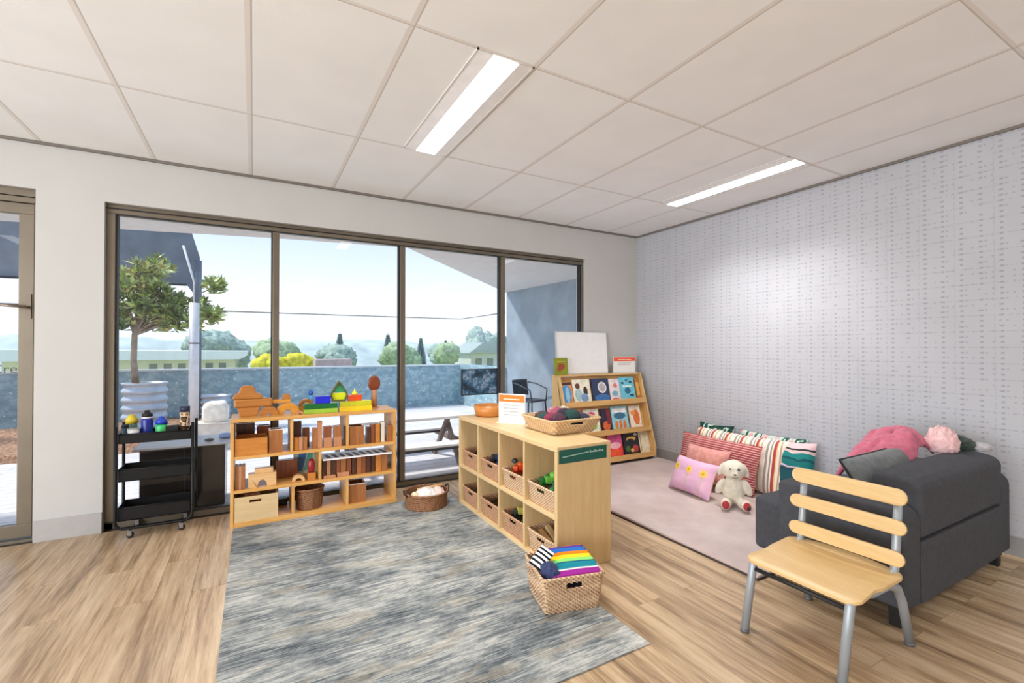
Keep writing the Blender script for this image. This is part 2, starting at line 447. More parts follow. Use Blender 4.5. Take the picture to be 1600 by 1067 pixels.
# ------------------------------------------------------------------ rugs
def rug_mat():
    N = NT('distressed_grey_rug')
    a = N.noise(N.obj((4.2, 24, 1)), 1.8, 7, .8); b = N.noise(N.obj((2.4, 125, 1)), 1.4, 4, .75); c = N.noise(N.obj((1.6, 2.6, 1)), 1.6, 5, .65)
    f = N.math('ADD', N.math('ADD', N.math('MULTIPLY', a, .34), N.math('MULTIPLY', b, .34)), N.math('MULTIPLY', c, .32))
    k = N.ramp(f, [(.40, (54, 61, 68)), (.462, (104, 110, 114)), (.505, (144, 148, 147)), (.545, (180, 180, 175)), (.605, (210, 208, 201))])
    h = N.noise(N.obj((2.4, 7, 1)), 1.3, 3)
    N.col(N.mix(N.math('MULTIPLY', N.math('GREATER_THAN', h, .58), .30), k, (168, 156, 134))); N.rough(.95); N.b.inputs['Specular IOR Level'].default_value = .15
    N.bump(b, .5, .004); return N.m
RX0, RX1, RY0, RY1 = -4.165, -2.57, -2.75, -.385
b = MB().bx(RX0, RX1, RY0, RY1, 0, .008)
tag(b.build('area_rug', rug_mat(), bevel=.002), 'large distressed grey and white rug on the wooden floor before the open toy shelf', 'rug')
def plush_mat():
    N = NT('dusky_pink_carpet')
    f = N.noise(N.obj((1, 1, 1)), 2.6, 4, .6); g = N.noise(N.obj(), 90, 3)
    N.col(N.mix(N.math('MULTIPLY', g, .35), N.ramp(f, [(.35, (178, 157, 154)), (.5, (192, 173, 169)), (.66, (206, 190, 186))]), (164, 144, 140)))
    N.rough(.95); N.b.inputs['Sheen Weight'].default_value = .3
    N.bump(N.math('ADD', g, N.math('MULTIPLY', f, 2)), .5, .006); return N.m
t = thing('play_mat', 'dusky pink carpet mat with dark bound edge in front of the dotted wall', 'mat', (-.84, -1.47, 0))
shift(MB().bx(-1.655, -.02, -2.64, -.30, .004, .024), (-.84, -1.47, 0)).build('carpet_pile', plush_mat(), t, bevel=.006)
shift(MB().bx(-1.660, -.018, -2.645, -.295, 0, .012), (-.84, -1.47, 0)).build('edge_binding', mat('dark_binding', (62, 52, 48), .8), t)
MZ = .024

# ------------------------------------------------------------------ low open toy shelf
W_pine = wood('honey_pine', (228, 178, 106), (200, 144, 74), 'x', .38)
W_pinez = wood('honey_pine_v', (228, 178, 106), (200, 144, 74), 'z', .38)
W_birch = wood('pale_birch', (220, 190, 142), (204, 172, 122), 'z', .42)
W_birchy = wood('pale_birch_y', (224, 196, 150), (206, 175, 126), 'y', .38)
SX0, SX1, SY0, SY1, SH = -4.184, -3.020, -.372, -.035, .764
t = thing('toy_shelf', 'low honey pine open shelf of wooden blocks standing against the big window', 'shelf', (SX0, SY1, 0))
S0 = (SX0, SY1, 0); TH = .022
for z1 in (SH,): shift(MB().bx(SX0, SX1, SY0, SY1, z1-.024, z1), S0).build('top_board', W_pine, t, bevel=.003)
for x in (SX0, SX1-TH): shift(MB().bx(x, x+TH, SY0, SY1, 0, SH-.0245), S0).build('side_panel', W_pinez, t, bevel=.003)
ZS = (.500, .262, .038)
for i, z1 in enumerate(ZS): shift(MB().bx(SX0+TH, SX1-TH, SY0+.002, SY1, z1-.022 if i < 2 else .0, z1), S0).build('shelf_board', W_pine, t, bevel=.002)
for x, zi, zt in ((-3.795, 0, SH-.024), (-3.402, 0, SH-.024), (-3.600, 1, ZS[0]-.022), (-3.785, 2, ZS[1]-.022), (-3.402, 2, ZS[1]-.022)):
    shift(MB().bx(x-.009, x+.009, SY0+.004, SY1, ZS[zi], zt), S0).build('divider', W_pinez, t, bevel=.002)

# palette of block woods, glossy so that top faces mirror the window
WB = {
 'red': wood('red_brown_wood', (156, 92, 58), (118, 62, 36), 'z', .22),
 'dark': wood('dark_walnut', (100, 62, 44), (66, 38, 26), 'z', .22),
 'mid': wood('teak_brown', (180, 120, 72), (144, 88, 48), 'z', .24),
 'orange': wood('amber_wood', (210, 142, 66), (180, 108, 42), 'x', .3),
 'pink': wood('rosy_beech', (206, 150, 112), (176, 116, 80), 'z', .28),
 'light': wood('light_maple', (228, 190, 138), (206, 160, 106), 'x', .3)}
nblk = [0]
def block(x0, x1, y0, y1, z0, h, m, label, group='wooden blocks on the toy shelf', name='wooden_block', cat='block', bev=.003):
    b = MB().bx(x0, x1, y0, y1, z0, z0+h)
    c = ((x0+x1)/2, (y0+y1)/2, z0)
    o = shift(b, c).build(name, WB[m], None, c, bevel=bev)
    return tag(o, label, cat, group)
def hollow(x0, x1, y0, y1, z0, h, m, label, name='wooden_box', w=.008, slot=False, rimc=None):
    c = Vector(((x0+x1)/2, (y0+y1)/2, z0)); t = thing(name, label, 'box', c)
    M = WB[m] if isinstance(m, str) else m
    for nm, q in (('front_panel', (x0, x1, y0, y0+w)), ('back_panel', (x0, x1, y1-w, y1)), ('side_panel', (x0, x0+w, y0+w, y1-w)), ('side_panel', (x1-w, x1, y0+w, y1-w))):
        if nm == 'front_panel' and slot:
            zc = z0+h*.80; xm = (x0+x1)/2-.008; hs = .037
            b = MB().bx(x0, x1, y0, y0+w, z0, zc-.009).bx(x0, x1, y0, y0+w, zc+.009, z0+h).bx(x0, xm-hs, y0, y0+w, zc-.009, zc+.009).bx(xm+hs, x1, y0, y0+w, zc-.009, zc+.009)
        else: b = MB().bx(*q, z0, z0+h)
        shift(b, c).build(nm, M, t)
    shift(MB().bx(x0+w, x1-w, y0+w, y1-w, z0, z0+w), c).build('base_panel', M, t)
    if rimc:  # added rim, its white paints window light caught on the box edge
        shift(MB().bx(x0-.001, x1+.001, y0-.001, y0+w+.004, z0+h, z0+h+.004).bx(x0-.001, x1+.001, y1-w-.004, y1+.001, z0+h, z0+h+.004).bx(x0-.001, x0+w+.003, y0+w, y1-w, z0+h, z0+h+.004).bx(x1-w-.003, x1+.001, y0+w, y1-w, z0+h, z0+h+.004), c).build('rim', rimc, t)['label'] = 'added rim painted white as window light'
    return t
M_lit_rim = pl((236, 236, 236), .3)
Y0 = SY0+.012
z1, z2, z3 = ZS
# --- top tier, left bay
hollow(-4.158, -3.955, Y0, Y0+.20, z1, .122, 'orange', 'amber wooden crate at the left end of the top tier of the toy shelf', name='wooden_crate')
hollow(-3.945, -3.855, Y0+.02, Y0+.12, z1, .165, 'mid', 'tall square hollow brown block beside the amber crate on the top tier', rimc=M_lit_rim)
hollow(-4.155, -4.035, Y0+.215, Y0+.30, z1, .20, 'dark', 'dark walnut box standing behind the amber crate', rimc=M_lit_rim)
hollow(-4.02, -3.93, Y0+.225, Y0+.30, z1, .17, 'red', 'small hollow red-brown block behind the amber crate next to the dark box', rimc=M_lit_rim)
# middle bay
gx = -3.78
for i, m in enumerate(('orange', 'pink', 'mid')):
    block(gx+i*.031, gx+.029+i*.031, Y0+.01, Y0+.07, z1, .095, m, ['orange', 'rosy', 'teak'][i]+' short block in the front row of the middle bay, top tier')
block(-3.782, -3.722, Y0+.10, Y0+.16, z1, .205, 'dark', 'tall dark block standing behind three short blocks in the middle bay')
block(-3.715, -3.665, Y0+.11, Y0+.16, z1, .15, 'red', 'red-brown block standing behind the short blocks in the middle bay')
for i, (m, h) in enumerate((('mid', .155), ('pink', .205))):
    block(-3.652+i*.036, -3.619+i*.036, Y0+.02, Y0+.08, z1, h, m, ['teak brown upright slat left of the stacked pairs', 'tall rosy upright slat left of the stacked pairs'][i]+', top tier')
for i in range(2):
    xx = -3.572+i*.072
    block(xx, xx+.058, Y0+.02, Y0+.09, z1, .075, 'pink', ['lower rosy cube of the first stacked pair', 'lower rosy cube of the second stacked pair'][i]+' in the middle bay')
    block(xx+.001, xx+.057, Y0+.022, Y0+.088, z1+.075, .085, 'red' if i == 0 else 'mid', ['upper red-brown block of the first stacked pair', 'upper teak block of the second stacked pair'][i]+' in the middle bay')
block(-3.43, -3.416, Y0+.02, Y0+.09, z1, .15, 'dark', 'thin dark slat leaning by the divider of the middle bay')
# right bay
hollow(-3.385, -3.275, Y0+.01, Y0+.13, z1, .145, 'mid', 'square teak box in the right bay of the top tier')
for i, (m, x, wd, h) in enumerate((('dark', -3.250, .03, .13), ('red', -3.217, .03, .15), ('orange', -3.182, .036, .15), ('mid', -3.09, .042, .13))):
    block(x, x+wd, Y0+.02, Y0+.09, z1, h, m, ('dark walnut', 'red-brown', 'amber', 'teak brown')[i]+' upright block standing in the right bay of the top tier')
o = MB().bx(-.014, .014, -.035, .035, 0, .165).build('white_post', pl((222, 218, 205)), None, (-3.122, Y0+.06, z1), bevel=.003)
tag(o, 'cream upright post between brown blocks in the right bay', 'block')
# --- middle tier left
for i, m in enumerate(('mid', 'pink', 'mid')):
    block(-4.157+i*.022, -4.137+i*.022, Y0+.01, Y0+.11, z2, .165, m, ['teak panel at the outer end', 'rosy panel second in', 'teak panel third in'][i]+' of the middle tier, standing upright')
def arch(x0, x1, y0, y1, z0, h, hw, hh, n=14, leg=0):
    xm = (x0+x1)/2; p = [(x0, z0), (x0, z0+h), (x1, z0+h), (x1, z0), (xm+hw, z0)]
    for k in range(n+1):
        a = PI*k/n; p.append((xm+hw*math.cos(a), z0+leg+hh*math.sin(a)))
    p.append((xm-hw, z0)); return MB().prism(p, y0, y1, 'y')
def arc_ring(r0, r1, y0, y1, n=20):
    p = [(r1*math.cos(PI*k/n), r1*math.sin(PI*k/n)) for k in range(n+1)] + [(r0*math.cos(PI*(n-k)/n), r0*math.sin(PI*(n-k)/n)) for k in range(n+1)]
    return MB().prism(p, y0, y1, 'y')
o = arch(-.09, .09, -.04, .04, 0, .095, .03, .05).build('bridge_block', WB['light'], None, (-3.985, Y0+.055, z2), bevel=.004)
tag(o, 'light maple bridge block with round opening on the middle tier', 'block')
o = MB().bx(-.06, .06, -.03, .03, 0, .035).build('bridge_block', WB['light'], None, (-3.975, Y0+.055, z2+.095), bevel=.004)
tag(o, 'small flat maple bar lying on top of the bridge block', 'block')
block(-3.89, -3.74, Y0+.20, Y0+.26, z2, .135, 'red', 'wide red-brown block at the back of the middle tier, behind the bridge')
o = arc_ring(.022, .045, -.03, .03, 12).build('curved_block', WB['light'], None, (-3.745, Y0+.07, z2), bevel=.003)
tag(o, 'small curved maple block beside the red cup', 'block')
o = MB().bx(-.028, .028, -.04, .04, 0, .05).build('wooden_block', WB['orange'], None, (-3.655, Y0+.07, z2), bevel=.003)
tag(o, 'amber cube carrying the red cup on the middle tier', 'block', 'wooden blocks on the toy shelf')
o = MB().lathe([(.0,0),(.018,0),(.026,.025),(.029,.06),(.022,.085),(.018,.10),(.014,.10),(.012,.03),(0,.03)], 20).build('red_cup', pl((150, 38, 44), .3), None, (-3.655, Y0+.07, z2+.05))
tag(o, 'small dark red cup on an amber cube, middle tier', 'cup')
b = MB().bx(-.085, .085, -.002, .002, 0, .105, 0)
b.prism([(-.06, .01), (-.02, .01), (.02, .09), (-.045, .085)], -.0032, -.002, 'y', 1).prism([(-.01, .01), (.05, .01), (.06, .095), (.03, .1)], -.0034, -.002, 'y', 2)
o = b.build('picture_card', [pl((196, 226, 228)), pl((62, 130, 200)), pl((92, 190, 178))], None, (-3.80, Y0+.275, z2+.137), rot=(R(-8), 0, 0))
o.location.z = z2; o.location.x = -3.68; o.scale = (1, 1, 2.05)
tag(o, 'blue and turquoise picture card standing at the back of the middle tier', 'card')
# middle tier right: the row of eleven upright blocks
x = -3.585; ms = ['dark', 'pink', 'dark', 'red', 'mid', 'red', 'dark', 'mid', 'red', 'dark', 'dark', 'orange', 'mid']
ws = [.036, .032, .04, .03, .045, .04, .036, .042, .032, .04, .034, .046, .052]
for i, (m, wd) in enumerate(zip(ms, ws)):
    if x+wd > -3.045: wd = -3.045-x
    o = block(x, x+wd-.004, Y0+.03, Y0+.215, z2, .140 if i != 12 else .1395, m, 'upright brown wooden block in the long row on the middle tier, right bay', 'row of upright blocks on the middle tier')
    x += wd
for i in range(2):
    block(-3.575+i*.10, -3.487+i*.10, Y0+.0, Y0+.025, z2, .022+.012*(i), 'pink', ['low rosy strip lying before the dark end of the block row', 'rosy strip lying before the middle of the block row'][i])
b = MB().bx(-.265, .265, -.115, .115, 0, .010, 0)  # white board and black bars paint sky-lit block tops and the gaps between
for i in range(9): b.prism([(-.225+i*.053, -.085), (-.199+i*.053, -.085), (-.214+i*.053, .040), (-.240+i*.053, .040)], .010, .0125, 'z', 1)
o = b.build('lit_tops_strip', [pl((240, 240, 242), .25), pl((20, 20, 24), .4)], None, (-3.315, Y0+.115, z2+.1405)); tag(o, 'added strip painting sky-lit tops and dark gaps over the upright blocks', 'strip')
# --- bottom tier
M_cream = wood('cream_crate', (218, 190, 146), (206, 176, 130), 'x', .6)
hollow(-4.158, -3.885, SY0+.004, SY0+.27, z3, .172, M_cream, 'large pale crate with a hand slot in the bottom tier of the toy shelf', name='storage_crate', slot=True)
hollow(-3.385, -3.255, Y0+.02, Y0+.17, z3, .145, 'mid', 'brown box with open top, rim painted lit, in the right bay of the bottom tier', rimc=M_lit_rim)
block(-4.10, -4.0, Y0+.05, Y0+.15, z3+.012, .165, 'red', 'red-brown block sticking up inside the pale crate')
o = MB().bx(-.035, .035, -.03, .03, 0, .05).build('dark_tin', pl((30, 28, 30)), None, (-3.845, SY1-.05, z3), bevel=.004)
tag(o, 'small black tin behind the pale crate in the bottom tier', 'tin')

# ------------------------------------------------------------------ wicker baskets
def wicker_mat(name, c, c2):
    N = NT(name); o = N.xyz(); g = N.noise(N.obj(), 55, 3, .7)
    k = 2*PI
    w1 = N.math('SINE', N.math('MULTIPLY', o[2], k/.017))
    w2 = N.math('SINE', N.math('MULTIPLY', N.math('ADD', o[0], o[1]), k/.024))
    wv = N.math('ADD', .5, N.math('MULTIPLY', N.math('MULTIPLY', w1, w2), .5))
    f = N.math('ADD', N.math('MULTIPLY', wv, .55), N.math('MULTIPLY', g, .45))
    N.col(N.ramp(f, [(.22, c2), (.42, tuple((a+b)//2 for a, b in zip(c, c2))), (.62, c)]))
    N.rough(.75); N.bump(f, .8, .005); return N.m
WK = {'tan': wicker_mat('seagrass_wicker', (226, 192, 154), (136, 100, 74)),
      'pale': wicker_mat('pale_wicker', (222, 192, 150), (170, 134, 92)),
      'brown': wicker_mat('brown_wicker', (160, 112, 76), (88, 54, 34)),
      'red': wicker_mat('reddish_wicker', (206, 160, 124), (136, 96, 72))}
def rrect(w, d, r, n=5, side=10, side2=7):
    pts = []
    for cx, cy, a0 in ((w/2-r, d/2-r, 0), (-w/2+r, d/2-r, 90), (-w/2+r, -d/2+r, 180), (w/2-r, -d/2+r, 270)):
        for k in range(n+1):
            a = R(a0+90*k/n); pts.append(Vector((cx+r*math.cos(a), cy+r*math.sin(a), 0)))
    return pts
def resample(pts, m):
    P = pts+[pts[0]]; Ls = [0]
    for a, b in zip(P[:-1], P[1:]): Ls.append(Ls[-1]+(b-a).length)
    out = []; j = 0
    for i in range(m):
        s = Ls[-1]*i/m
        while Ls[j+1] < s: j += 1
        t_ = (s-Ls[j])/max(1e-9, Ls[j+1]-Ls[j]); out.append(P[j].lerp(P[j+1], t_))
    return out, Ls[-1]
def basket(name, label, w, d, h, mt, loc, rz=0, taper=.9, r=.03, cell=.014, amp=.003, slots=('f',), group=None, strands=None, weave_v=None, cat='basket', roundb=False):
    t = thing(name, label, cat, loc, rz, group)
    if roundb: pts = [Vector((w/2*math.cos(2*PI*k/48), d/2*math.sin(2*PI*k/48), 0)) for k in range(48)]
    else: pts = rrect(w, d, r)
    per = resample(pts, 4)[1]
    nu = max(24, int(per/cell)//2*2*2); nv = max(5, int(h/(weave_v or cell)*2))
    ring, _ = resample(pts, nu)
    b = MB(); vsx = []
    for j in range(nv+1):
        zz = h*j/nv; s = taper+(1-taper)*j/nv
        for i, p in enumerate(ring):
            n = Vector((p.x/(w*w), p.y/(d*d), 0)).normalized() if roundb else (ring[(i+1) % nu]-ring[i-1]).cross(Vector((0,0,1))).normalized()
            wv = amp*math.sin(PI*(i/2.0)+.4)*math.cos(PI*j/1.0) + amp*.5*math.sin(i*1.7+j)*(.5)
            vsx.append(Vector((p.x*s, p.y*s, zz)) + n*wv)
    fs = []
    for j in range(nv):
        for i in range(nu):
            i2 = (i+1) % nu; c = (ring[i]+ring[i2])/2; zz = h*(j+.5)/nv
            if not roundb and slots and h*.66 < zz < h*.86 and abs(c.x) < w*.13 and (('f' in slots and c.y < 0) or ('b' in slots and c.y > 0)) and abs(c.y) > d*.4: continue
            if not roundb and slots and 's' in slots and h*.66 < zz < h*.86 and abs(c.y) < d*.13 and abs(c.x) > w*.4: continue
            fs.append((j*nu+i, j*nu+i2, (j+1)*nu+i2, (j+1)*nu+i))
    b.add(vsx, fs, 0, True)
    b.build('basket_wall', mt, t, solid=.006, offs=-1)
    q = [Vector((p.x*taper, p.y*taper, .004)) for p in ring]
    MB().add(q+[v+Vector((0,0,.006)) for v in q], [tuple(reversed(range(nu))), tuple(range(nu, 2*nu))]+[(i, (i+1) % nu, nu+(i+1) % nu, nu+i) for i in range(nu)]).build('basket_base', mt, t)
    rr, _ = resample(pts, 48)
    MB().tube([(p.x, p.y, h) for p in rr], .0075, 8, closed=True).build('basket_rim', mt, t)
    return t
# the oval basket in the bottom tier of the toy shelf
basket('wicker_basket', 'brown rattan basket in the middle bay of the toy shelf bottom tier', .205, .20, .150, WK['brown'], (-3.665, SY0+.115, z3), roundb=True, taper=.86, amp=.004, cell=.016)
# round basket on the floor by the window
RBx, RBy = -2.835, -.585
rb = basket('round_basket', 'shallow round brown basket on the rug between the toy shelf and cube shelf', .335, .335, .115, WK['brown'], (RBx, RBy, .008), roundb=True, taper=.96, amp=.003, cell=.018)
for s in (-1, 1):
    MB().tube([(s*.168, -.035, .095), (s*.178, -.03, .13), (s*.18, 0, .145), (s*.178, .03, .13), (s*.168, .035, .095)], .006, 8).build('basket_handle', mat('dark_leather', (66, 44, 34), .6), rb)
def cloth(name, label, cat, c, rx, ry, rz_, mats, seed, rot=(0,0,0), group=None, amp=.35, fs=3.2, p=.9, stretch=None):
    b = MB(); nu, nv = 44, 26
    def fn(u, v):
        a = 2*PI*u; t_ = PI*v-PI/2
        d = Vector((math.cos(t_)*math.cos(a), math.cos(t_)*math.sin(a), math.sin(t_)))
        k = noise.turbulence(d*fs+Vector((seed, 0, seed*2)), 4, True)
        rg = 1-abs(noise.noise(d*fs*1.3+Vector((0, seed, 3))))*2
        s = 1-amp*.5+amp*k*.6+amp*.25*rg
        q = Vector((d.x*rx*s, d.y*ry*s, max(d.z*rz_*s, -rz_*.55)))
        return q
    b.grid(fn, nu, nv, cu=True)
    mnz = min(v.z for v in b.v)
    b.v = [v-Vector((0,0,mnz)) for v in b.v]
    o = b.build(name, mats, None, c, rot)
    return tag(o, label, cat, group)
F_blush = fabric('blush_cotton', (236, 208, 200)); F_white = fabric('white_cotton', (240, 234, 232))
cloth('doll_cloth', 'crumpled white and blush cloth filling the round basket', 'cloth', (RBx-.01, RBy-.02, .022), .12, .10, .085, F_white, 3)
cloth('doll_cloth', 'folded blush cloth at the right side of the round basket', 'cloth', (RBx+.085, RBy-.035, .022), .06, .085, .085, F_blush, 9)
o = MB().tube([(-.10, .02, 0), (.10, -.015, .03)], .012, 10).build('wooden_rattle', WB['light'], None, (RBx+.045, RBy+.045, .118), rot=(0, 0, R(-8)))
tag(o, 'pale wooden stick lying across the back rim of the round basket', 'stick')
o = MB().ell((0,0,0), (.034,.034,.034)).build('wooden_ball', mat('cream_ball', (240, 226, 190), .5), None, (RBx-.105, RBy-.035, .105))
tag(o, 'cream wooden ball at the left rim of the round basket', 'ball')

# ------------------------------------------------------------------ cube shelf
CX0, CX1, CY0, CY1, CH = -2.578, -2.192, -2.062, -.632, .714
C0 = (CX0, CY0, 0)
t = thing('cube_shelf', 'pale birch cubby shelf of eight cells holding wicker baskets', 'shelf', C0)
shift(MB().bx(CX0, CX1, CY0, CY1, CH-.030, CH), C0).build('top_board', W_birchy, t, bevel=.003)
for y in (CY0, CY1-.028): shift(MB().bx(CX0, CX1, y, y+.028, 0, CH-.0305), C0).build('end_panel', W_birch, t, bevel=.003)
shift(MB().bx(CX0+.002, CX1, CY0+.028, CY1-.028, 0, .030), C0).build('base_board', W_birchy, t, bevel=.002)
shift(MB().bx(CX0+.002, CX1-.010, CY0+.028, CY1-.028, .300, .322), C0).build('middle_board', W_birchy, t, bevel=.002)
cw = (CY1-CY0-.056)/4
for k in (1, 2, 3):
    y = CY0+.028+cw*k
    shift(MB().bx(CX0+.003, CX1-.010, y-.010, y+.010, .030, .300), C0).build('divider', W_birch, t)
    shift(MB().bx(CX0+.003, CX1-.010, y-.010, y+.010, .322, CH-.030), C0).build('divider', W_birch, t)
shift(MB().bx(CX1-.010, CX1, CY0+.028, CY1-.028, .030, CH-.030), C0).build('back_panel', W_birch, t)
M_green = mat('dark_green_sticker', (22, 88, 78), .4, na=.05)
b = MB().bx(.012, .352, -.002, 0, CH-.095, CH-.018, 0)
for i in range(26):      # small illegible script: pale short strokes, larger on the right
    x = .035+i*.0072; b.bx(x, x+.0045, -.0026, -.002, CH-.062+.0005*i, CH-.056+.0005*i, 1)
for i in range(9):
    x = .228+i*.0115; hh = .014 if i in (0, 3, 6) else .009; b.bx(x, x+.0065, -.0026, -.002, CH-.052, CH-.052+hh, 1)
b.build('label_sticker', [M_green, pl((176, 206, 198))], t)
# eight baskets, low, one per cell, opening towards the rug
dist = [[('tan', 'green and blue toys'), ('tan', 'orange and yellow toys'), ('red', 'dark blue toys'), ('red', 'dark brown toys')],
        [('tan', 'wooden planks'), ('red', 'olive and cream toys'), ('red', 'brown toys'), ('red', 'blackish toys')]]
names_col = ('cell nearest the camera', 'second cell from the camera', 'third cell from the camera', 'cell nearest the window')
rowz = (.322, .030); rown = ('upper', 'lower')
pal = {
 (0,0): [(40,120,60),(30,60,140),(120,190,70),(30,100,70),(40,60,150)], (0,1): [(232,96,28),(240,170,40),(210,60,30),(50,60,60),(244,150,50)],
 (0,2): [(24,40,90),(26,70,60),(40,40,60),(30,60,110)], (0,3): [(80,46,38),(60,36,34),(90,60,50)],
 (1,0): [(230,190,130),(205,150,90),(236,205,160)], (1,1): [(60,90,50),(220,200,120),(50,60,50),(200,190,90)],
 (1,2): [(90,56,40),(120,70,44)], (1,3): [(40,30,32),(90,60,46),(120,90,70)]}
for r_ in (0, 1):
    for k in range(4):
        yc = CY0+.028+cw*(k+.5); bw = cw-.036; bd = .31; bh = .122
        wk, what = dist[r_][k]
        bx_ = CX0+.014+bd/2; z0 = rowz[r_]
        tb = basket('cubby_basket', 'wicker basket of %s, %s row, %s' % (what, rown[r_], names_col[k]), bw, bd, bh, WK[wk], (bx_, yc, z0), rz=-PI/2, taper=.93, r=.025, cell=.018, amp=.0028, slots=('f',), group='baskets in the cube shelf')
        rnd = random.Random(r_*10+k)
        if (r_, k) == (1, 0):
            for i in range(5):
                o = MB().bc((0, 0, 0), (.032, .24, .022)).build('wooden_plank', W_birchy if i % 2 else WB['light'], None, (bx_-.085+i*.04, yc+rnd.uniform(-.008, .008), z0+.070+.016*(i % 2)), rot=(R(16), 0, R(rnd.uniform(-12, 12))), bevel=.003)
                tag(o, 'pale wooden plank standing up out of the nearest lower basket', 'plank', 'planks in the nearest lower basket')
            continue
        n = {(0,0): 18, (0,1): 20, (0,2): 12, (1,1): 12}.get((r_, k), 7)
        for i in range(n):
            c = pal[(r_, k)][i % len(pal[(r_, k)])]
            px = bx_-.10+.2*((i*.618) % 1); py = yc-bw*.36+bw*.72*((i*.377+.2) % 1); s = rnd.uniform(.020, .032)
            b = MB()
            if i % 3 == 0: b.ell((0,0,s*.8), (s*1.1, s, s*.8), 14, 8)
            elif i % 3 == 1: b.bc((0,0,s*.7), (s*2, s*1.5, s*1.4), rz=rnd.uniform(0, 3))
            else: b.tube([(-s*1.4, 0, s*.6), (0, s*.3, s*.8), (s*1.4, 0, s*.6)], s*.6, 10)
            o = b.build('toy_piece', pl(c, .5), None, (px, py, z0+.074+(i//6)*.026+rnd.uniform(-.002, .012)), bevel=.002 if i % 3 == 1 else 0)
            tag(o, 'toy piece among the %s, %s row, %s' % (what, rown[r_], names_col[k]), 'toy', 'toy pieces in the %s basket, %s row' % (names_col[k], rown[r_]))
# fill of each basket so that pieces rest on something: folded liner
        b = MB().bx(-bw*.42, bw*.42, -bd*.42, bd*.42, .012, .060)
        o = b.build('basket_liner', fabric('liner_%d%d' % (r_, k), tuple(int(q*.7) for q in pal[(r_, k)][0])), tb, bevel=.01)
# ------------------------------------------------------------------ on the cube shelf
b = MB().lathe([(0,0),(.098,0),(.118,.02),(.132,.090),(.126,.090),(.112,.024),(.094,.008),(0,.008)], 40)
tag(b.build('wooden_bowl', wood('amber_bowl', (206, 140, 70), (178, 108, 48), 'x', .35), None, (-2.365, -.772, CH)), 'round amber wooden bowl at the window end of the cube shelf', 'bowl')
# acrylic sign, folded A5 with an orange heading
def table_sign(label, loc, rz, w, h, lines):
    t = thing('display_sign', label, 'sign', loc, rz)
    MB().prism([(-.035, 0), (.035, 0), (.035, .003), (.003, .006), (.0005, h), (-.0025, h), (-.001, .006), (-.035, .003)], -w/2, w/2, 'x').build('sign_stand', mat('clear_acrylic', (222, 222, 220), .15, na=.01), t)
    b = MB().bx(-w/2+.006, w/2-.006, -.0062, -.004, .016, h-.008, 0)
    b.bx(-w/2+.006, w/2-.006, -.0070, -.0062, h*.72, h-.008, 1)
    for i in range(lines[0]): b.bx(-w*.30, w*.30-(.02 if i == lines[0]-1 else 0), -.0068, -.0062, h*.60-i*h*.11, h*.60-i*h*.11+h*.022, 2)
    b.bx(-w*.30, w*.30, -.0076, -.0070, h*.80, h*.80+h*.035, 3)
    b.build('sign_sheet', [mat('sign_paper', (236, 232, 228), .6, na=.01), mat('orange_heading', lines[1], .6, na=.02), mat('grey_print', (140, 132, 126), .7, na=.02), mat('pale_print', (250, 214, 190), .7, na=.02)], t)
    return t
table_sign('upright paper sign with orange heading on the cube shelf beside the wooden bowl', (-2.385, -1.19, CH), R(-58), .225, .215, (4, (240, 116, 32)))
# tray basket with yarns
tray = basket('tray_basket', 'shallow pale wicker tray heaped with dark yarn on the cube shelf', .40, .40, .092, WK['pale'], (-2.235, -1.60, CH), rz=R(0), taper=.80, r=.035, cell=.016, amp=.0025, slots=('f',))
yc_ = [((88,52,70),'plum'),((34,72,68),'bottle green'),((70,66,92),'slate violet'),((150,52,80),'raspberry'),((60,46,60),'dark aubergine'),((120,70,84),'mauve'),((42,84,78),'teal green'),((170,86,110),'rose'),((66,60,72),'charcoal'),((104,60,70),'wine red'),((200,150,150),'dusty pink'),((236,222,196),'cream')]
pos = [(-.10,-.16),(.0,-.165),(.10,-.155),(-.105,-.06),(.0,-.065),(.10,-.06),(-.105,.045),(-.005,.04),(.10,.045),(-.07,.145),(.03,.15),(.105,.15)]
for i, ((c, nm), (px, py)) in enumerate(zip(yc_, pos)):
    N = NT('yarn_'+nm.replace(' ', '_')); wv = N.node('ShaderNodeTexWave'); wv.inputs['Scale'].default_value = 60; wv.inputs['Distortion'].default_value = 6; N.link(N.obj(), wv.inputs['Vector'])
    N.col(N.mix(wv.outputs['Fac'], tuple(int(q*.6) for q in c), tuple(min(255, int(q*1.15)) for q in c))); N.rough(.9); N.bump(wv.outputs['Fac'], .6, .004)
    s = .052+.008*math.sin(i*2.1)
    o = MB().ell((0,0,0), (s, s*.92, s*.8), 22, 14, noise_a=.18, noise_s=3, seed=i*3.1).build('yarn_ball', N.m, None, (-2.235+px*1.02, -1.60+py*.78, CH+.092+.014*math.sin(i*1.9)))
    tag(o, nm+' ball of yarn in the wicker tray on the cube shelf', 'yarn', 'balls of yarn in the wicker tray')
MB().bx(-.145, .145, -.145, .145, .010, .060).build('tray_liner', fabric('dark_liner', (60, 50, 56)), tray, bevel=.01)
# pale plush flower behind the sign
cloth('cream_pompom', 'cream pompom peeping out behind the orange headed sign', 'pompom', (-2.25, -1.265, CH), .05, .05, .05, fabric('cream_wool', (238, 220, 178)), 21, amp=.4, fs=5)

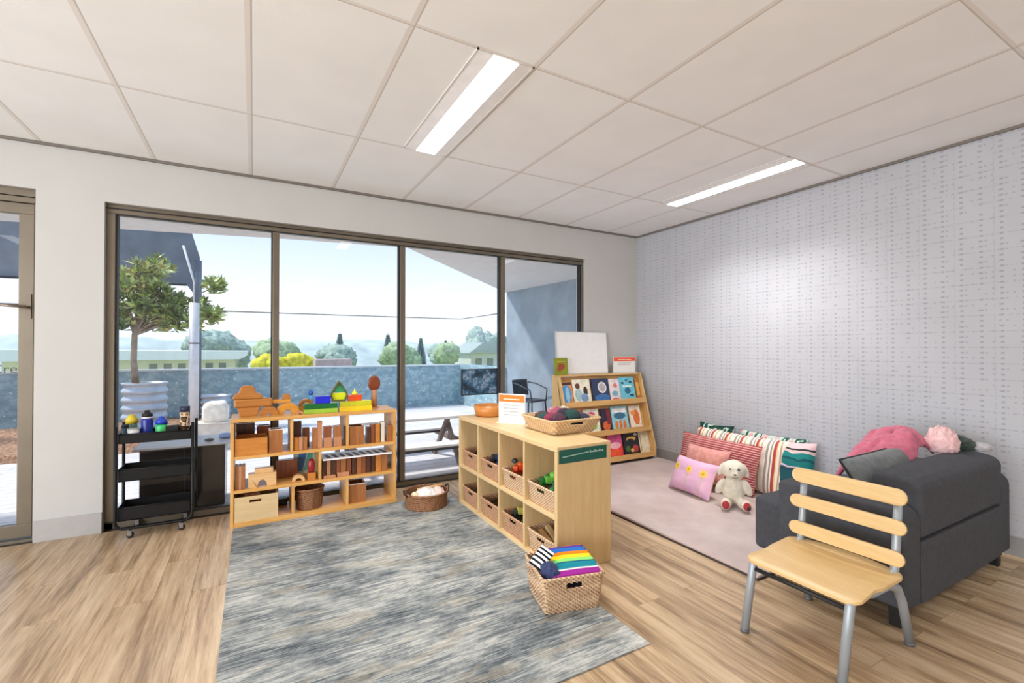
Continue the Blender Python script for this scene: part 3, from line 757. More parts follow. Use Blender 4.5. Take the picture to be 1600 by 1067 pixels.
# ------------------------------------------------------------------ square basket on the rug
WBx, WBy = -2.685, -2.300
BRZ = R(-14)
sb = basket('seagrass_basket', 'square seagrass basket standing on the rug at the near end of the cube shelf', .315, .30, .170, WK['tan'], (WBx+.005, WBy+.035, .008), rz=BRZ, taper=.88, r=.018, cell=.0135, amp=.0045, slots=('f', 'b'))
MB().bx(-.13, .13, -.12, .12, .012, .10).build('basket_liner', fabric('navy_liner', (38, 40, 62)), sb, bevel=.02)
def stripes_mat(name, axis, stops, scale=1, off=0, b=.4):
    """hard stripes along object axis; stops = [(pos 0..1, colour)] over one period"""
    N = NT(name); o = N.xyz()
    f = N.math('FRACT', N.math('ADD', N.math('MULTIPLY', o['xyz'.index(axis)], scale), off))
    n = N.node('ShaderNodeValToRGB'); n.color_ramp.interpolation = 'CONSTANT'; e = n.color_ramp.elements
    while len(e) < len(stops): e.new(.5)
    for el, (p, c) in zip(e, stops): el.position = p; el.color = lin(c)
    N.link(f, n.inputs[0]); N.col(n.outputs[0]); N.rough(.92); N.b.inputs['Specular IOR Level'].default_value = .2
    N.bump(N.noise(N.obj(), 380, 2), b, .003); return N.m
rain = stripes_mat('rainbow_weave', 'y', [(0,(150,40,140)),(.13,(236,232,220)),(.16,(28,130,146)),(.33,(24,96,120)),(.36,(140,214,110)),(.46,(250,206,40)),(.58,(246,130,26)),(.68,(60,60,130)),(.70,(40,110,190)),(.86,(90,60,150)),(.93,(40,150,120)),(.97,(240,120,30))], 1/.27, .5)
b = MB()
def fold(u, v):
    x = -.125+.25*u; y = -.135+.27*v
    return Vector((x, y, .022*math.sin(PI*v)**.6*(.7+.3*math.sin(PI*u))+.0022*math.sin(v*50)+.003*noise.noise(Vector((x*18, y*10, 1)))))
b.grid(fold, 24, 60); 
o = b.build('folded_blanket', rain, None, (WBx+.035, WBy+.035, .185), rot=(R(6), R(0), BRZ), solid=.022, offs=-1)
tag(o, 'rainbow striped folded fabric lying on the seagrass basket', 'fabric')
o = cloth('folded_fabric', 'navy patterned fabric bundled at the rug side of the seagrass basket', 'fabric', (WBx-.098, WBy+.005, .125), .050, .075, .060, fabric('navy_cotton', (52, 60, 96)), 5, amp=.4)
bw_ = stripes_mat('black_white_stripes', 'x', [(0,(240,240,240)),(.5,(26,26,32))], 1/.022)
o = MB().grid(lambda u, v: Vector((-.055+.11*u, -.04+.08*v, .012*math.sin(PI*u)*math.sin(PI*v))), 10, 10).build('striped_cloth', bw_, None, (WBx-.105, WBy+.065, .215), rot=(R(20), R(-38), BRZ+R(20)), solid=.01)
tag(o, 'black and white striped cloth tucked in the seagrass basket', 'cloth')
# ------------------------------------------------------------------ book display
BX0, BX1, BH = -1.255, -.090, .965
W_oak = wood('yellow_oak', (230, 190, 128), (204, 156, 90), 'x', .4)
W_oakz = wood('yellow_oak_v', (230, 194, 136), (206, 162, 98), 'z', .4)
t = thing('book_display', 'slanted yellow wooden book display with three tiers in the corner by the dotted wall', 'bookshelf', (BX0, -.03, MZ)); B0 = (BX0, -.03, MZ)
prof = [(-.40, .055), (-.03, .055), (-.03, BH), (-.165, BH), (-.40, .16)]
for x in (BX0, BX1-.02):
    shift(MB().prism([(y, z) for y, z in prof], x, x+.02, 'x'), B0).build('side_panel', W_oakz, t, bevel=.003)
shift(MB().bx(BX0+.02, BX1-.02, -.385, -.05, MZ+.020, .055), B0).build('plinth', M_black, t)
for x in (BX0+.07, BX1-.06):
    shift(MB().lathe([(0,-.012),(.022,-.012),(.022,.012),(0,.012)], 16, M=Matrix.Translation((x, -.355, MZ+.022)) @ Euler((0, PI/2, 0)).to_matrix().to_4x4()), B0).build('caster', pl((70, 56, 86)), t)
tiers = [(.690, -.195, -.265), (.378, -.270, -.340), (.100, -.335, -.398)]     # ledge top z, back y, front y
for z, yb, yf in tiers:
    shift(MB().bx(BX0+.02, BX1-.02, yf+.015, yb+.03, z-.035, z-.020), B0).build('ledge', W_oak, t, bevel=.002)
    shift(MB().bx(BX0+.02, BX1-.02, yf, yf+.014, z-.045, z+.012), B0).build('ledge_lip', W_oak, t, bevel=.003)
for (z, yb, yf) in tiers:
    shift(MB().prism([(yb+.028, z-.019), (yb+.036, z-.019), (yb+.070+.036, z+.265), (yb+.070+.028, z+.265)], BX0+.02, BX1-.02, 'x'), B0).build('back_board', W_oak, t)
shift(MB().bx(BX0, BX1, -.165, -.03, BH, BH+.016), B0).build('top_board', W_oak, t, bevel=.003)
def cover(b, w, h, shapes):
    """shapes: ('e',x,z,rx,rz,mi) ('r',x0,x1,z0,z1,mi) in cover units 0..1, each a hair thick on the front (-y)"""
    for k, s in enumerate(shapes):
        y = -.0072-.0003*k
        if s[0] == 'r': b.bx((s[1]-.5)*w, (s[2]-.5)*w, y, -.006, s[3]*h, s[4]*h, s[5])
        else:
            n = 18; b.prism([((s[1]-.5+s[3]*math.cos(2*PI*q/n))*w, (s[2]+s[4]*math.sin(2*PI*q/n))*h) for q in range(n)], y, -.006, 'y', s[5])
def book(xc, tier, w, h, cols, shapes, label, dz=0, lean=0, dy=0):
    z, yb, yf = tiers[tier]
    b = MB(); b.bx(-w/2, w/2, -.006, -.0045, 0, h, 0).bx(-w/2, w/2, .0045, .006, 0, h, 0).bx(-w/2, -w/2+.002, -.006, .006, 0, h, 0)
    b.bx(-w/2+.002, w/2-.003, -.0045, .0045, .003, h-.003, len(cols))
    cover(b, w, h, shapes)
    ms = [mat('cover_%d_%d_%d' % c, c, .45, na=.08, ns=30) for c in cols] + [mat('page_block', (232, 226, 214), .8, na=.03)]
    o = b.build('picture_book', ms, None, (xc+.045, yb+.002-dy, z-.019), rot=(R(-13.5), R(lean), 0))
    return tag(o, label, 'book', 'picture books on the display, tier %d' % (tier+1))
sky_ = (92, 160, 214)
book(-1.215, 0, .17, .245, [(214,140,70), (70,150,216), (60,44,40), (150,200,230)], [('r',.04,.96,.86,.97,2), ('e',.52,.45,.38,.40,1), ('e',.6,.42,.16,.34,3)], 'orange bordered picture book with a blue oval at the window end of the upper tier')
book(-1.005, 0, .235, .265, [(232,228,208), (96,54,40), (160,190,196), (60,34,26), (120,150,190)], [('e',.28,.72,.13,.12,1), ('e',.30,.36,.20,.26,2), ('e',.70,.50,.12,.20,3), ('e',.62,.24,.2,.18,4)], 'cream picture book showing two brown haired figures on the upper tier')
book(-.745, 0, .235, .265, [(42,56,92), (222,218,214), (60,110,170), (34,44,60), (176,170,176)], [('e',.6,.62,.26,.24,1), ('e',.6,.62,.19,.17,4), ('e',.55,.18,.45,.16,2)], 'night blue picture book with a large white moon on the upper tier')
book(-.545, 0, .15, .255, [(226,214,216), (214,120,120), (120,170,190)], [('e',.6,.7,.2,.1,1), ('e',.5,.35,.3,.12,2), ('r',.2,.8,.05,.15,1)], 'pale pink picture book between the moon book and the turquoise book')
book(-.355, 0, .225, .270, [(112,192,212), (40,110,140), (30,70,80), (220,236,230)], [('e',.5,.42,.2,.14,1), ('e',.22,.75,.09,.05,2), ('e',.76,.78,.1,.05,2), ('e',.5,.86,.09,.04,1), ('r',.2,.8,.58,.64,3), ('e',.75,.22,.13,.05,2)], 'turquoise picture book with dark swimming animals on the upper tier')
book(-.195, 0, .07, .255, [(176,120,60), (214,170,90)], [('r',.2,.8,.2,.8,1)], 'narrow brown book by the right end panel of the upper tier')
book(-1.19, 1, .20, .25, [(120,160,110), (236,220,180)], [('e',.5,.5,.3,.3,1)], 'green picture book at the window end of the second tier')
book(-.93, 1, .20, .255, [(238,232,220), (206,70,120), (150,200,100), (90,60,50)], [('e',.5,.72,.3,.16,1), ('e',.6,.35,.24,.22,2), ('r',.15,.5,.1,.2,3)], 'white picture book with raspberry and green shapes on the second tier')
book(-.735, 1, .13, .25, [(44,38,62), (214,104,50), (130,40,50)], [('e',.5,.25,.4,.2,1), ('r',.6,1.0,.3,1,2)], 'dark plum picture book with an orange fox shape on the second tier')
book(-.535, 1, .235, .265, [(150,206,220), (226,120,50), (240,246,246), (60,110,140), (110,150,90)], [('r',.08,.92,.72,.92,2), ('e',.5,.6,.36,.14,3), ('e',.25,.22,.09,.18,1), ('e',.5,.22,.09,.22,1), ('e',.75,.22,.09,.18,1), ('r',0,1,0,.08,4)], 'light blue picture book with three orange figures on the second tier')
book(-.305, 1, .17, .255, [(240,226,210), (226,120,60), (236,160,90)], [('e',.6,.5,.28,.34,1), ('e',.3,.7,.18,.12,2)], 'white and orange picture book at the right end of the second tier')
book(-1.10, 2, .22, .25, [(70,110,160), (230,200,90)], [('e',.5,.5,.3,.3,1)], 'blue picture book behind the cube shelf on the lowest tier')
book(-.66, 2, .20, .255, [(226,60,72), (214,90,150), (240,90,60), (246,180,190)], [('r',0,1,.55,1,1), ('e',.5,.5,.4,.14,3), ('e',.5,.2,.42,.16,2)], 'red and pink picture book on the lowest tier')
book(-.425, 2, .235, .27, [(40,42,48), (226,180,96), (186,70,66), (80,110,60), (200,200,190)], [('e',.5,.66,.30,.09,1), ('e',.45,.60,.20,.07,0), ('e',.72,.26,.17,.15,2), ('e',.25,.28,.14,.12,3), ('e',.5,.2,.1,.08,1), ('e',.8,.82,.1,.06,4)], 'black picture book with banana and apple pictures on the lowest tier')
book(-.235, 2, .15, .25, [(232,222,196), (190,170,120)], [('r',.1,.2,.1,.9,1)], 'cream picture book at the right end of the lowest tier')
# on top of the display
t = thing('whiteboard', 'small framed whiteboard standing on top of the book display', 'whiteboard', (-.872, -.075, BH+.016))
MB().bx(-.345, .345, -.006, .006, .012, .462).build('board_surface', mat('whiteboard_enamel', (236, 236, 236), .25, na=.01), t)
b = MB()
b.bx(-.352, .352, -.010, .010, 0, .012).bx(-.352, .352, -.010, .010, .462, .472).bx(-.352, -.343, -.010, .010, .012, .462).bx(.343, .352, -.010, .010, .012, .462)
b.build('board_frame', mat('pale_aluminium', (206, 206, 206), .4, .4, na=.02), t, bevel=.002)
t.rotation_euler = (R(-4), 0, 0)
b = MB().bx(-.085, .085, -.006, .006, 0, .185, 0).bx(-.082, .085, -.0045, .0045, .184, .1855, 2); cover(b, .17, .185, [('e',.5,.5,.28,.18,1), ('e',.35,.35,.18,.12,1), ('r',.2,.8,.75,.82,2)])
tag(b.build('small_book', [mat('olive_cover', (134, 140, 30), .5), mat('rust_print', (150, 66, 40), .5), mat('ochre_print', (184, 160, 60), .5)], None, (-1.205, -.135, BH+.016), rot=(R(-6), 0, 0)), 'small olive green book leaning on the whiteboard at its window side', 'book')
table_sign('paper sign with orange heading on top of the book display beside the whiteboard', (-.295, -.10, BH+.016), R(-4), .32, .19, (2, (236, 92, 50)))

# ------------------------------------------------------------------ cushions
def cushion(name, label, w, h, th, mats, c, rz, tilt, group='cushions leaning on the dotted wall', roll=0, pinch=.07, seed=0, split=None, piping=None):
    b = MB(); n = 22
    def side(sg):
        def fn(u, v):
            a = 2*u-1; q = 2*v-1
            x = w/2*a*(1-pinch*(1-q*q)); z = h/2*q*(1-pinch*(1-a*a))
            k = max(0, (1-a**4)*(1-q**4))**.55
            wr = .006*noise.noise(Vector((a*3+seed, q*3, sg)))+.004*noise.noise(Vector((a*8+seed, q*7, sg*2)))
            return Vector((x, sg*(th/2*k+wr*k), z))
        return fn
    b.grid(side(-1), n, n, 0); b.grid(side(1), n, n, 1 if split else 0)
    o = b.build(name, mats)
    o.location = c; o.rotation_euler = (Matrix.Rotation(rz, 3, 'Z') @ Matrix.Rotation(-tilt, 3, 'X') @ Matrix.Rotation(roll, 3, 'Y')).to_euler()
    tag(o, label, 'cushion', group)
    if piping:
        e = []
        for a, q in [(i/12*2-1, -1) for i in range(12)]+[(1, i/12*2-1) for i in range(12)]+[(1-i/12*2, 1) for i in range(12)]+[(-1, 1-i/12*2) for i in range(12)]:
            e.append((w/2*a*(1-pinch*(1-q*q)), 0, h/2*q*(1-pinch*(1-a*a))))
        MB().tube(e, .006, 8, closed=True).build('piping', piping, o)
    return o
red_st = stripes_mat('red_cream_fine_stripes', 'z', [(0,(158,72,78)),(.52,(176,92,94)),(.62,(224,190,180)),(.84,(170,84,88))], 1/.020)
wide_st = stripes_mat('cream_terracotta_stripes', 'x', [(0,(236,222,204)),(.12,(158,150,146)),(.24,(238,226,210)),(.34,(150,144,142)),(.42,(240,228,212)),(.50,(176,78,70)),(.64,(236,196,150)),(.70,(240,230,216)),(.80,(190,160,130)),(.86,(238,226,210))], 1/.155, .15)
def blotch(name, cols, scale, thr=.5):
    N = NT(name); f = N.noise(N.obj(), scale, 1, .4)
    st = [(i/len(cols)*.5+.25, c) for i, c in enumerate(cols)]
    n = N.node('ShaderNodeValToRGB'); n.color_ramp.interpolation = 'CONSTANT'; e = n.color_ramp.elements
    while len(e) < len(st): e.new(.5)
    for el, (p, c) in zip(e, st): el.position = p; el.color = lin(c)
    N.link(f, n.inputs[0]); N.col(n.outputs[0]); N.rough(.9); N.b.inputs['Specular IOR Level'].default_value = .2; return N.m
def teal_mat():
    N = NT('teal_pink_abstract'); o = N.xyz()
    nz = N.noise(N.obj(), 9, 1)
    f = N.math('ADD', N.math('ADD', N.math('MULTIPLY', o[2], 2.0), .5), N.math('MULTIPLY', N.math('SUBTRACT', nz, .5), .16))
    n = N.node('ShaderNodeValToRGB'); n.color_ramp.interpolation = 'CONSTANT'; e = n.color_ramp.elements
    st = [(0,(18,62,74)),(.30,(20,80,90)),(.50,(18,66,80)),(.555,(208,186,200)),(.585,(20,116,118)),(.66,(14,84,90)),(.69,(26,130,128)),(.755,(222,190,188)),(.80,(36,50,48)),(.835,(226,190,194)),(.95,(206,214,200))]
    while len(e) < len(st): e.new(.5)
    for el, (p, c) in zip(e, st): el.position = p; el.color = lin(c)
    N.link(f, n.inputs[0]); N.col(n.outputs[0]); N.rough(.9); return N.m
RZ = -PI/2
cushion('floral_cushion', 'mint cushion with dark flower marks at the back, top edge showing above the striped cushions', .62, .44, .08, blotch('mint_floral', [(196,210,196),(196,210,196),(40,84,70),(190,208,196),(216,170,170),(202,214,202)], 11), (-.055, -1.72, MZ+.262), RZ, R(3), seed=1)
cushion('floral_cushion', 'dark green leafy cushion peeping out behind the striped cushion near the book display', .40, .44, .08, blotch('dark_floral', [(30,50,70),(24,96,92),(190,200,190),(34,70,60),(24,44,50)], 12), (-.055, -1.15, MZ+.275), RZ, R(3), seed=2)
cushion('patterned_cushion', 'teal and pink abstract cushion at the sofa end of the cushion row', .42, .47, .13, teal_mat(), (-.175, -1.945, MZ+.240), RZ+R(4), R(10), seed=3, roll=R(-2))
cushion('striped_cushion', 'wide cream cushion with grey and terracotta stripes behind the red striped one', .92, .47, .14, wide_st, (-.225, -1.495, MZ+.235), RZ, R(12), seed=4, pinch=.04)
cushion('striped_cushion', 'large cushion with fine red and cream stripes in the middle of the row', .86, .425, .14, red_st, (-.365, -1.385, MZ+.208), RZ+R(-2), R(16), seed=5, pinch=.04)
cushion('pink_cushion', 'small plain salmon cushion leaning on the red striped cushion', .46, .31, .12, fabric('salmon_velvet', (212, 148, 140)), (-.525, -1.40, MZ+.205), RZ+R(-2), R(18), seed=6)
def floral_mat():
    N = NT('lilac_daisy_print'); o = N.xyz(); base = N.ramp(N.noise(N.obj(), 7, 2), [(.35, (214, 170, 204)), (.65, (230, 182, 206))])
    res = base
    for cx in (-.155, -.01, .145):
        dx = N.math('SUBTRACT', o[0], cx); dz = N.math('SUBTRACT', o[2], .045-.02*cx)
        r = N.math('SQRT', N.math('ADD', N.math('MULTIPLY', dx, dx), N.math('MULTIPLY', dz, dz)))
        an = N.math('ARCTAN2', dz, dx)
        pr = N.math('ADD', .030, N.math('MULTIPLY', N.math('COSINE', N.math('MULTIPLY', an, 6)), .009))
        res = N.mix(N.math('LESS_THAN', r, pr), res, (240, 200, 70))
        res = N.mix(N.math('LESS_THAN', r, .013), res, (214, 160, 30))
        st = N.math('MULTIPLY', N.math('LESS_THAN', N.math('ABSOLUTE', dx), .004), N.math('LESS_THAN', dz, -.03))
        res = N.mix(st, res, (196, 186, 150))
    N.col(res); N.rough(.9); return N.m
cushion('daisy_cushion', 'lilac pink cushion with three yellow flowers and yellow edge beside the plush toy', .47, .30, .12, [floral_mat(), fabric('yellow_backing', (232, 200, 90))], (-.775, -1.475, MZ+.145), RZ+R(-6), R(24), seed=7, split=True)
# ------------------------------------------------------------------ plush toy
PZ = MZ; P0 = Vector((-.75, -1.845, PZ))
t = thing('plush_toy', 'cream plush animal with red foot soles sitting on the pink mat beside the daisy cushion', 'plush toy', P0, R(-48)); t.scale = (1.08, 1.08, 1.08)
MP = fabric('cream_fleece', (228, 220, 202), na=.05, b=.9)
b = MB()
b.ell((0,0,.120), (.078,.066,.105), 20, 14)
b.ell((0,-.012,.265), (.082,.072,.072), 20, 14)
b.ell((0,-.062,.243), (.040,.034,.032), 16, 10)
for s in (-1, 1):
    b.ell((s*.088,-.012,.140), (.030,.030,.068), 14, 10, rot=(R(10), R(-s*24), 0))
    b.ell((s*.052,-.072,.040), (.036,.075,.036), 14, 10, rot=(0, 0, R(s*16)))
    b.ell((s*.066,-.140,.048), (.034,.026,.042), 14, 10)
    b.ell((s*.080,.012,.258), (.022,.030,.055), 12, 10, rot=(0, R(-s*22), 0))
o = b.build('body', MP, t)
m = o.modifiers.new('r', 'REMESH'); m.mode = 'VOXEL'; m.voxel_size = .006; m.use_smooth_shade = True
m = o.modifiers.new('s', 'SMOOTH'); m.iterations = 6; m.factor = .6
for s, c in ((-1, (176, 62, 64)), (1, (176, 62, 64))):
    MB().ell((s*.068,-.163,.050), (.025,.009,.030), 14, 8).build('foot_sole', fabric('red_sole', c), t)['label'] = 'red foot sole'
MB().ell((.078,-.168,.040), (.014,.008,.016), 12, 8).build('sole_patch', fabric('dark_patch', (56, 54, 60)), [c for c in t.children if c.name.startswith('foot_sole')][-1])['label'] = 'dark patch on the sole'
MB().ell((.026,-.078,.283), (.012,.006,.012), 14, 8).build('eye_ring', fabric('grey_ring', (150, 150, 146)), t)
MB().ell((.026,-.083,.283), (.006,.004,.006), 12, 8).build('eye', mat('eye_bead', (24, 22, 22), .15), t)
MB().ell((-.030,-.077,.283), (.006,.004,.006), 12, 8).build('eye', mat('eye_bead', (24, 22, 22), .15), t)
MB().ell((0,-.096,.248), (.010,.006,.007), 12, 8).build('nose', mat('nose_thread', (110, 90, 84), .6), t)
MB().tube([(-.02,-.092,.230), (0,-.097,.224), (.02,-.092,.230)], .0025, 6).build('mouth', mat('nose_thread', (110, 90, 84), .6), t)

# ------------------------------------------------------------------ sofa
M_sofa = mat('charcoal_sofa_fabric', (72, 73, 78), .9, na=.05, ns=40, bump=.35, bs=420, spec=.25)
M_leg = mat('black_leg', (16, 15, 16), .5, na=.02)
QX0, QX1, QYB, QYF = -1.535, -.215, -3.268, -2.66
t = thing('sofa', 'charcoal grey two seat sofa with its back to the camera beside the dotted wall', 'sofa', (-.875, -2.93, 0)); Q0 = (-.875, -2.93, 0)
def rbox(x0, x1, y0, y1, z0, z1, r=.03, top=True):
    return MB().bx(x0, x1, y0, y1, z0, z1)
shift(rbox(QX0+.10, QX1-.10, QYB+.012, QYF-.01, .095, .30), Q0).build('sofa_base', M_sofa, t, bevel=.012, seg=3)
shift(rbox(QX0+.145, QX1-.145, QYF-.03, -2.44, .060, .372), Q0).build('seat_front', M_sofa, t, bevel=.03, seg=4)
sw = (QX1-QX0-.30)/2
for i in range(2):
    shift(rbox(QX0+.15+i*sw+.003, QX0+.15+(i+1)*sw-.003, -3.04, QYF-.035, .302, .390), Q0).build('seat_cushion', M_sofa, t, bevel=.03, seg=4)
# arms: rounded at the back and front top corners
def arm_profile(y0, y1, z0, z1, r0, r1):
    p = [(y0, z0), (y1, z0)]
    for k in range(9): a = PI/2*k/8; p.append((y1-r1+r1*math.cos(a), z1-r1+r1*math.sin(a)))
    for k in range(9): a = PI/2+PI/2*k/8; p.append((y0+r0+r0*math.cos(a), z1-r0+r0*math.sin(a)))
    return p
for x0, x1 in ((QX0, QX0+.145), (QX1-.145, QX1)):
    shift(MB().prism(arm_profile(QYB+.004, QYF-.02, .095, .545, .075, .03), x0, x1, 'x'), Q0).build('armrest', M_sofa, t, bevel=.016, seg=3)
shift(rbox(QX0+.147, QX1-.147, QYB, QYB+.10, .095, .375), Q0).build('back_panel', M_sofa, t, bevel=.008, seg=3)
shift(MB().prism([(QYB, .382), (-3.045, .382), (-3.03, .50), (-3.06, .648), (-3.085, .664), (-3.16, .668), (-3.235, .655), (QYB-.006, .630)], QX0+.15, QX1-.15, 'x'), Q0).build('backrest', M_sofa, t, bevel=.03, seg=4)
for x in (QX0+.05, QX1-.06):
    for y in (QYB+.06, QYF-.03):
        shift(MB().prism([(-.022, 0), (.022, 0), (.028, .10), (-.028, .10)], -.024, .024, 'y', M=Matrix.Translation((x, y, 0))), Q0).build('leg', M_leg, t, bevel=.003)
# things on the sofa
cushion('grey_cushion', 'grey piped cushion standing against the sofa back before the rose throw', .64, .25, .11, fabric('slate_linen', (112, 116, 118)), (-1.06, -2.995, .585), R(-3), R(32), group='throws on the sofa', roll=R(-2), pinch=.03, piping=fabric('dark_piping', (42, 44, 46)))
b = MB()
def throw(u, v):
    x = -1.10+.58*u; y = -2.72-.30*v
    base = .575+.205*math.sin(min(1, u*1.15)*PI/2)**1.1
    z = base-.9*max(0, (abs(v-.55)-.25))**1.5-.10*max(0, u-.82)/.18*.6 + .030*noise.noise(Vector((u*7, v*5, 2)))+.014*noise.noise(Vector((u*16, v*14, 5)))
    return Vector((x+.02*noise.noise(Vector((u*4, v*6, 9))), y+.02*noise.noise(Vector((u*5, v*4, 7))), z))
b.grid(throw, 44, 26)
o = b.build('pink_throw', fabric('rose_velour', (196, 104, 126)), None, None, None, solid=.018, sub=1); tag(o, 'rose pink throw blanket bunched over the grey cushion on the sofa', 'blanket', 'throws on the sofa')
c0 = Vector((-.93, -2.98, .60)); o.data.transform(Matrix.Translation(-c0)); o.location = c0
cloth('crumpled_cloth', 'crumpled pale pink cloth bunched on the sofa back next to the rose throw', 'cloth', (-.535, -3.06, .660), .085, .080, .095, fabric('pale_pink_fleece', (240, 196, 196)), 13, group='throws on the sofa', amp=.5, fs=4.5)
cloth('crumpled_cloth', 'dark green cloth lying on the sofa back beside the pale pink cloth', 'cloth', (-.375, -3.08, .662), .11, .08, .050, fabric('forest_cotton', (52, 66, 60)), 17, group='throws on the sofa', amp=.45, fs=4)
cloth('crumpled_cloth', 'light grey cloth at the wall end of the sofa back', 'cloth', (-.275, -3.15, .660), .08, .06, .028, fabric('light_grey_cotton', (186, 182, 186)), 19, group='throws on the sofa', amp=.3)

# ------------------------------------------------------------------ child's chair
t = thing('wooden_chair', 'small chair with pale wooden slats and grey metal legs behind the sofa', 'chair', (-1.87, -3.09, 0)); K0 = (-1.87, -3.09, 0)
W_ch = wood('pale_ply', (222, 190, 138), (206, 170, 114), 'y', .35)
M_tube = mat('grey_powder_coat', (154, 160, 166), .4, .25, na=.02)
def seat_outline():
    pts = []
    def arc(cx, cy, r, a0, a1, n=6):
        for k in range(n+1):
            a = R(a0+(a1-a0)*k/n); pts.append((cx+r*math.cos(a), cy+r*math.sin(a)))
    arc(-.170, -.185, .045, 270, 180); arc(-.170, .190, .045, 180, 90)
    pts += [(-.10, .228), (-.06, .226), (-.01, .234)]
    arc(.125, .185, .055, 90, 25)
    pts += [(.205, .11), (.213, 0), (.205, -.10)]
    arc(.125, -.180, .055, -25, -90)
    pts += [(-.01, -.232), (-.06, -.221), (-.10, -.226)]
    return pts
so_ = seat_outline()
b = MB(); n = len(so_)
def sz(x, y): return .012*(abs(x+.0)/.2)**2*(1 if x > 0 else -1.0) - .006*(1-(y/.23)**2)
vsx = [(x, y, .306+sz(x, y)) for x, y in so_]+[(x, y, .323+sz(x, y)) for x, y in so_]
ctr = []
b.add(vsx, [(i, (i+1) % n, n+(i+1) % n, n+i) for i in range(n)])
rings = 5
for top in (0, 1):
    base = [(x, y) for x, y in so_]; vv = []; ff = []
    for r_ in range(rings+1):
        s = 1-r_/rings
        if r_ == rings: vv.append((0, 0, (.323 if top else .306)+sz(0, 0)))
        else: vv += [(x*s, y*s, (.323 if top else .306)+sz(x*s, y*s)) for x, y in base]
    for r_ in range(rings-1):
        for i in range(n): ff.append((r_*n+i, r_*n+(i+1) % n, (r_+1)*n+(i+1) % n, (r_+1)*n+i))
    for i in range(n): ff.append(((rings-1)*n+i, (rings-1)*n+(i+1) % n, rings*n))
    b.add(vv, ff, 0, True)
import bmesh
o = b.build('seat', W_ch, t)
bmm = bmesh.new(); bmm.from_mesh(o.data); bmesh.ops.remove_doubles(bmm, verts=bmm.verts, dist=1e-5); bmesh.ops.recalc_face_normals(bmm, faces=bmm.faces); bmm.to_mesh(o.data); bmm.free()
m = o.modifiers.new('b', 'BEVEL'); m.width = .004; m.segments = 2; m.limit_method = 'ANGLE'; m.angle_limit = R(40)
for i, (zc, hh, yo) in enumerate(((.636, .070, .238), (.512, .062, .240), (.384, .062, .238))):
    x0 = .180+.085*(zc-.384)/.25*.35
    pts = []
    for k in range(9): a = PI/2-PI*k/8; pts.append((yo-hh/2+hh/2*math.cos(a), hh/2*math.sin(a)))
    for k in range(9): a = -PI/2-PI*k/8; pts.append((-yo+hh/2+hh/2*math.cos(a), hh/2*math.sin(a)))
    bb_ = MB().prism(pts, -.007, .007, 'x')
    # bow the slat gently backwards
    bb_.v = [Vector((v.x-.022*(v.y/.24)**2, v.y, v.z)) for v in bb_.v]
    bb_.build('back_slat', W_ch, t, loc=(.173+.028*(zc-.384)/.25, 0, zc), rot=(0, R(5), 0), bevel=.003)
for s in (-1, 1):
    y = s*.198
    MB().tube([(-.192, y, .298), (-.20, y, .285), (-.262, y*1.0, .012)], [.0175]*3, 14).build('leg', M_tube, t)
    MB().tube([(-.05, y*1.0, .292), (.09, y*1.02, .293), (.165, y*1.03, .262), (.205, y*1.04, .195), (.262, y*1.06, .012)], .0175, 14).build('leg', M_tube, t)
    MB().tube([(.06, y*.98, .297), (.13, y*.98, .300), (.168, y*.98, .325), (.176, y*.98, .36), (.184, y*.98, .42), (.212, y*.98, .66)], .016, 14).build('back_post', M_tube, t)
    MB().tube([(-.262, y, .014), (-.264, y, 0)], .0185, 14).build('foot_cap', pl((90, 92, 96)), t)
    MB().tube([(.262, y*1.06, .014), (.263, y*1.06, 0)], .0185, 14).build('foot_cap', pl((90, 92, 96)), t)
MB().tube([(-.205, -.19, .27), (-.205, .19, .27)], .009, 10).build('crossbar', M_black, t)

# ------------------------------------------------------------------ trolley
M_tr = mat('black_powder_coat', (15, 15, 16), .5, na=.05, spec=.3)
TX0, TX1, TY0, TY1 = -4.835, -4.415, -.215, .02
t = thing('utility_trolley', 'black three tier metal trolley on casters left of the toy shelf', 'trolley', (-4.625, -.0975, 0)); T0 = (-4.625, -.0975, 0)
TY1 = -.005+.02
for y in (TY0, TY1):
    p = [(TX0, y, .745)]
    for k in range(7): a = PI+PI/2*k/6; p.append((TX0+.05+.05*math.cos(a), y, .115+.05*math.sin(a)))
    for k in range(7): a = -PI/2+PI/2*k/6; p.append((TX1-.05+.05*math.cos(a), y, .115+.05*math.sin(a)))
    p.append((TX1, y, .745))
    shift(MB().tube(p, .0095, 10), T0).build('side_frame', M_tr, t)
for z0, hh in ((.628, .062), (.375, .080), (.115, .085)):
    b = MB(); x0, x1, y0, y1 = TX0+.012, TX1-.012, TY0+.012, TY1-.012
    b.bx(x0, x1, y0, y1, z0, z0+.004).bx(x0, x1, y0, y0+.003, z0, z0+hh).bx(x0, x1, y1-.003, y1, z0, z0+hh).bx(x0, x0+.003, y0, y1, z0, z0+hh).bx(x1-.003, x1, y0, y1, z0, z0+hh)
    b.tube([(x0, y0, z0+hh), (x1, y0, z0+hh), (x1, y1, z0+hh), (x0, y1, z0+hh)], .005, 8, closed=True)
    shift(b, T0).build('tray', M_tr, t)
for x in (TX0+.07, TX1-.07):
    for y in (TY0, TY1):
        c = shift(MB().tube([(x, y, .066), (x, y, .050)], .008, 8).bx(x-.004, x+.018, y-.013, y-.010, .018, .052).bx(x-.004, x+.018, y+.010, y+.013, .018, .052), T0).build('caster', mat('caster_steel', (150, 150, 152), .35, .7, na=.02), t)
        shift(MB().lathe([(0,-.009),(.018,-.009),(.021,-.005),(.021,.005),(.018,.009),(0,.009)], 18, M=Matrix.Translation((x+.010, y, .0212)) @ Euler((PI/2, 0, 0)).to_matrix().to_4x4()), T0).build('caster_wheel', M_black, c)
TZ = .632+.0005
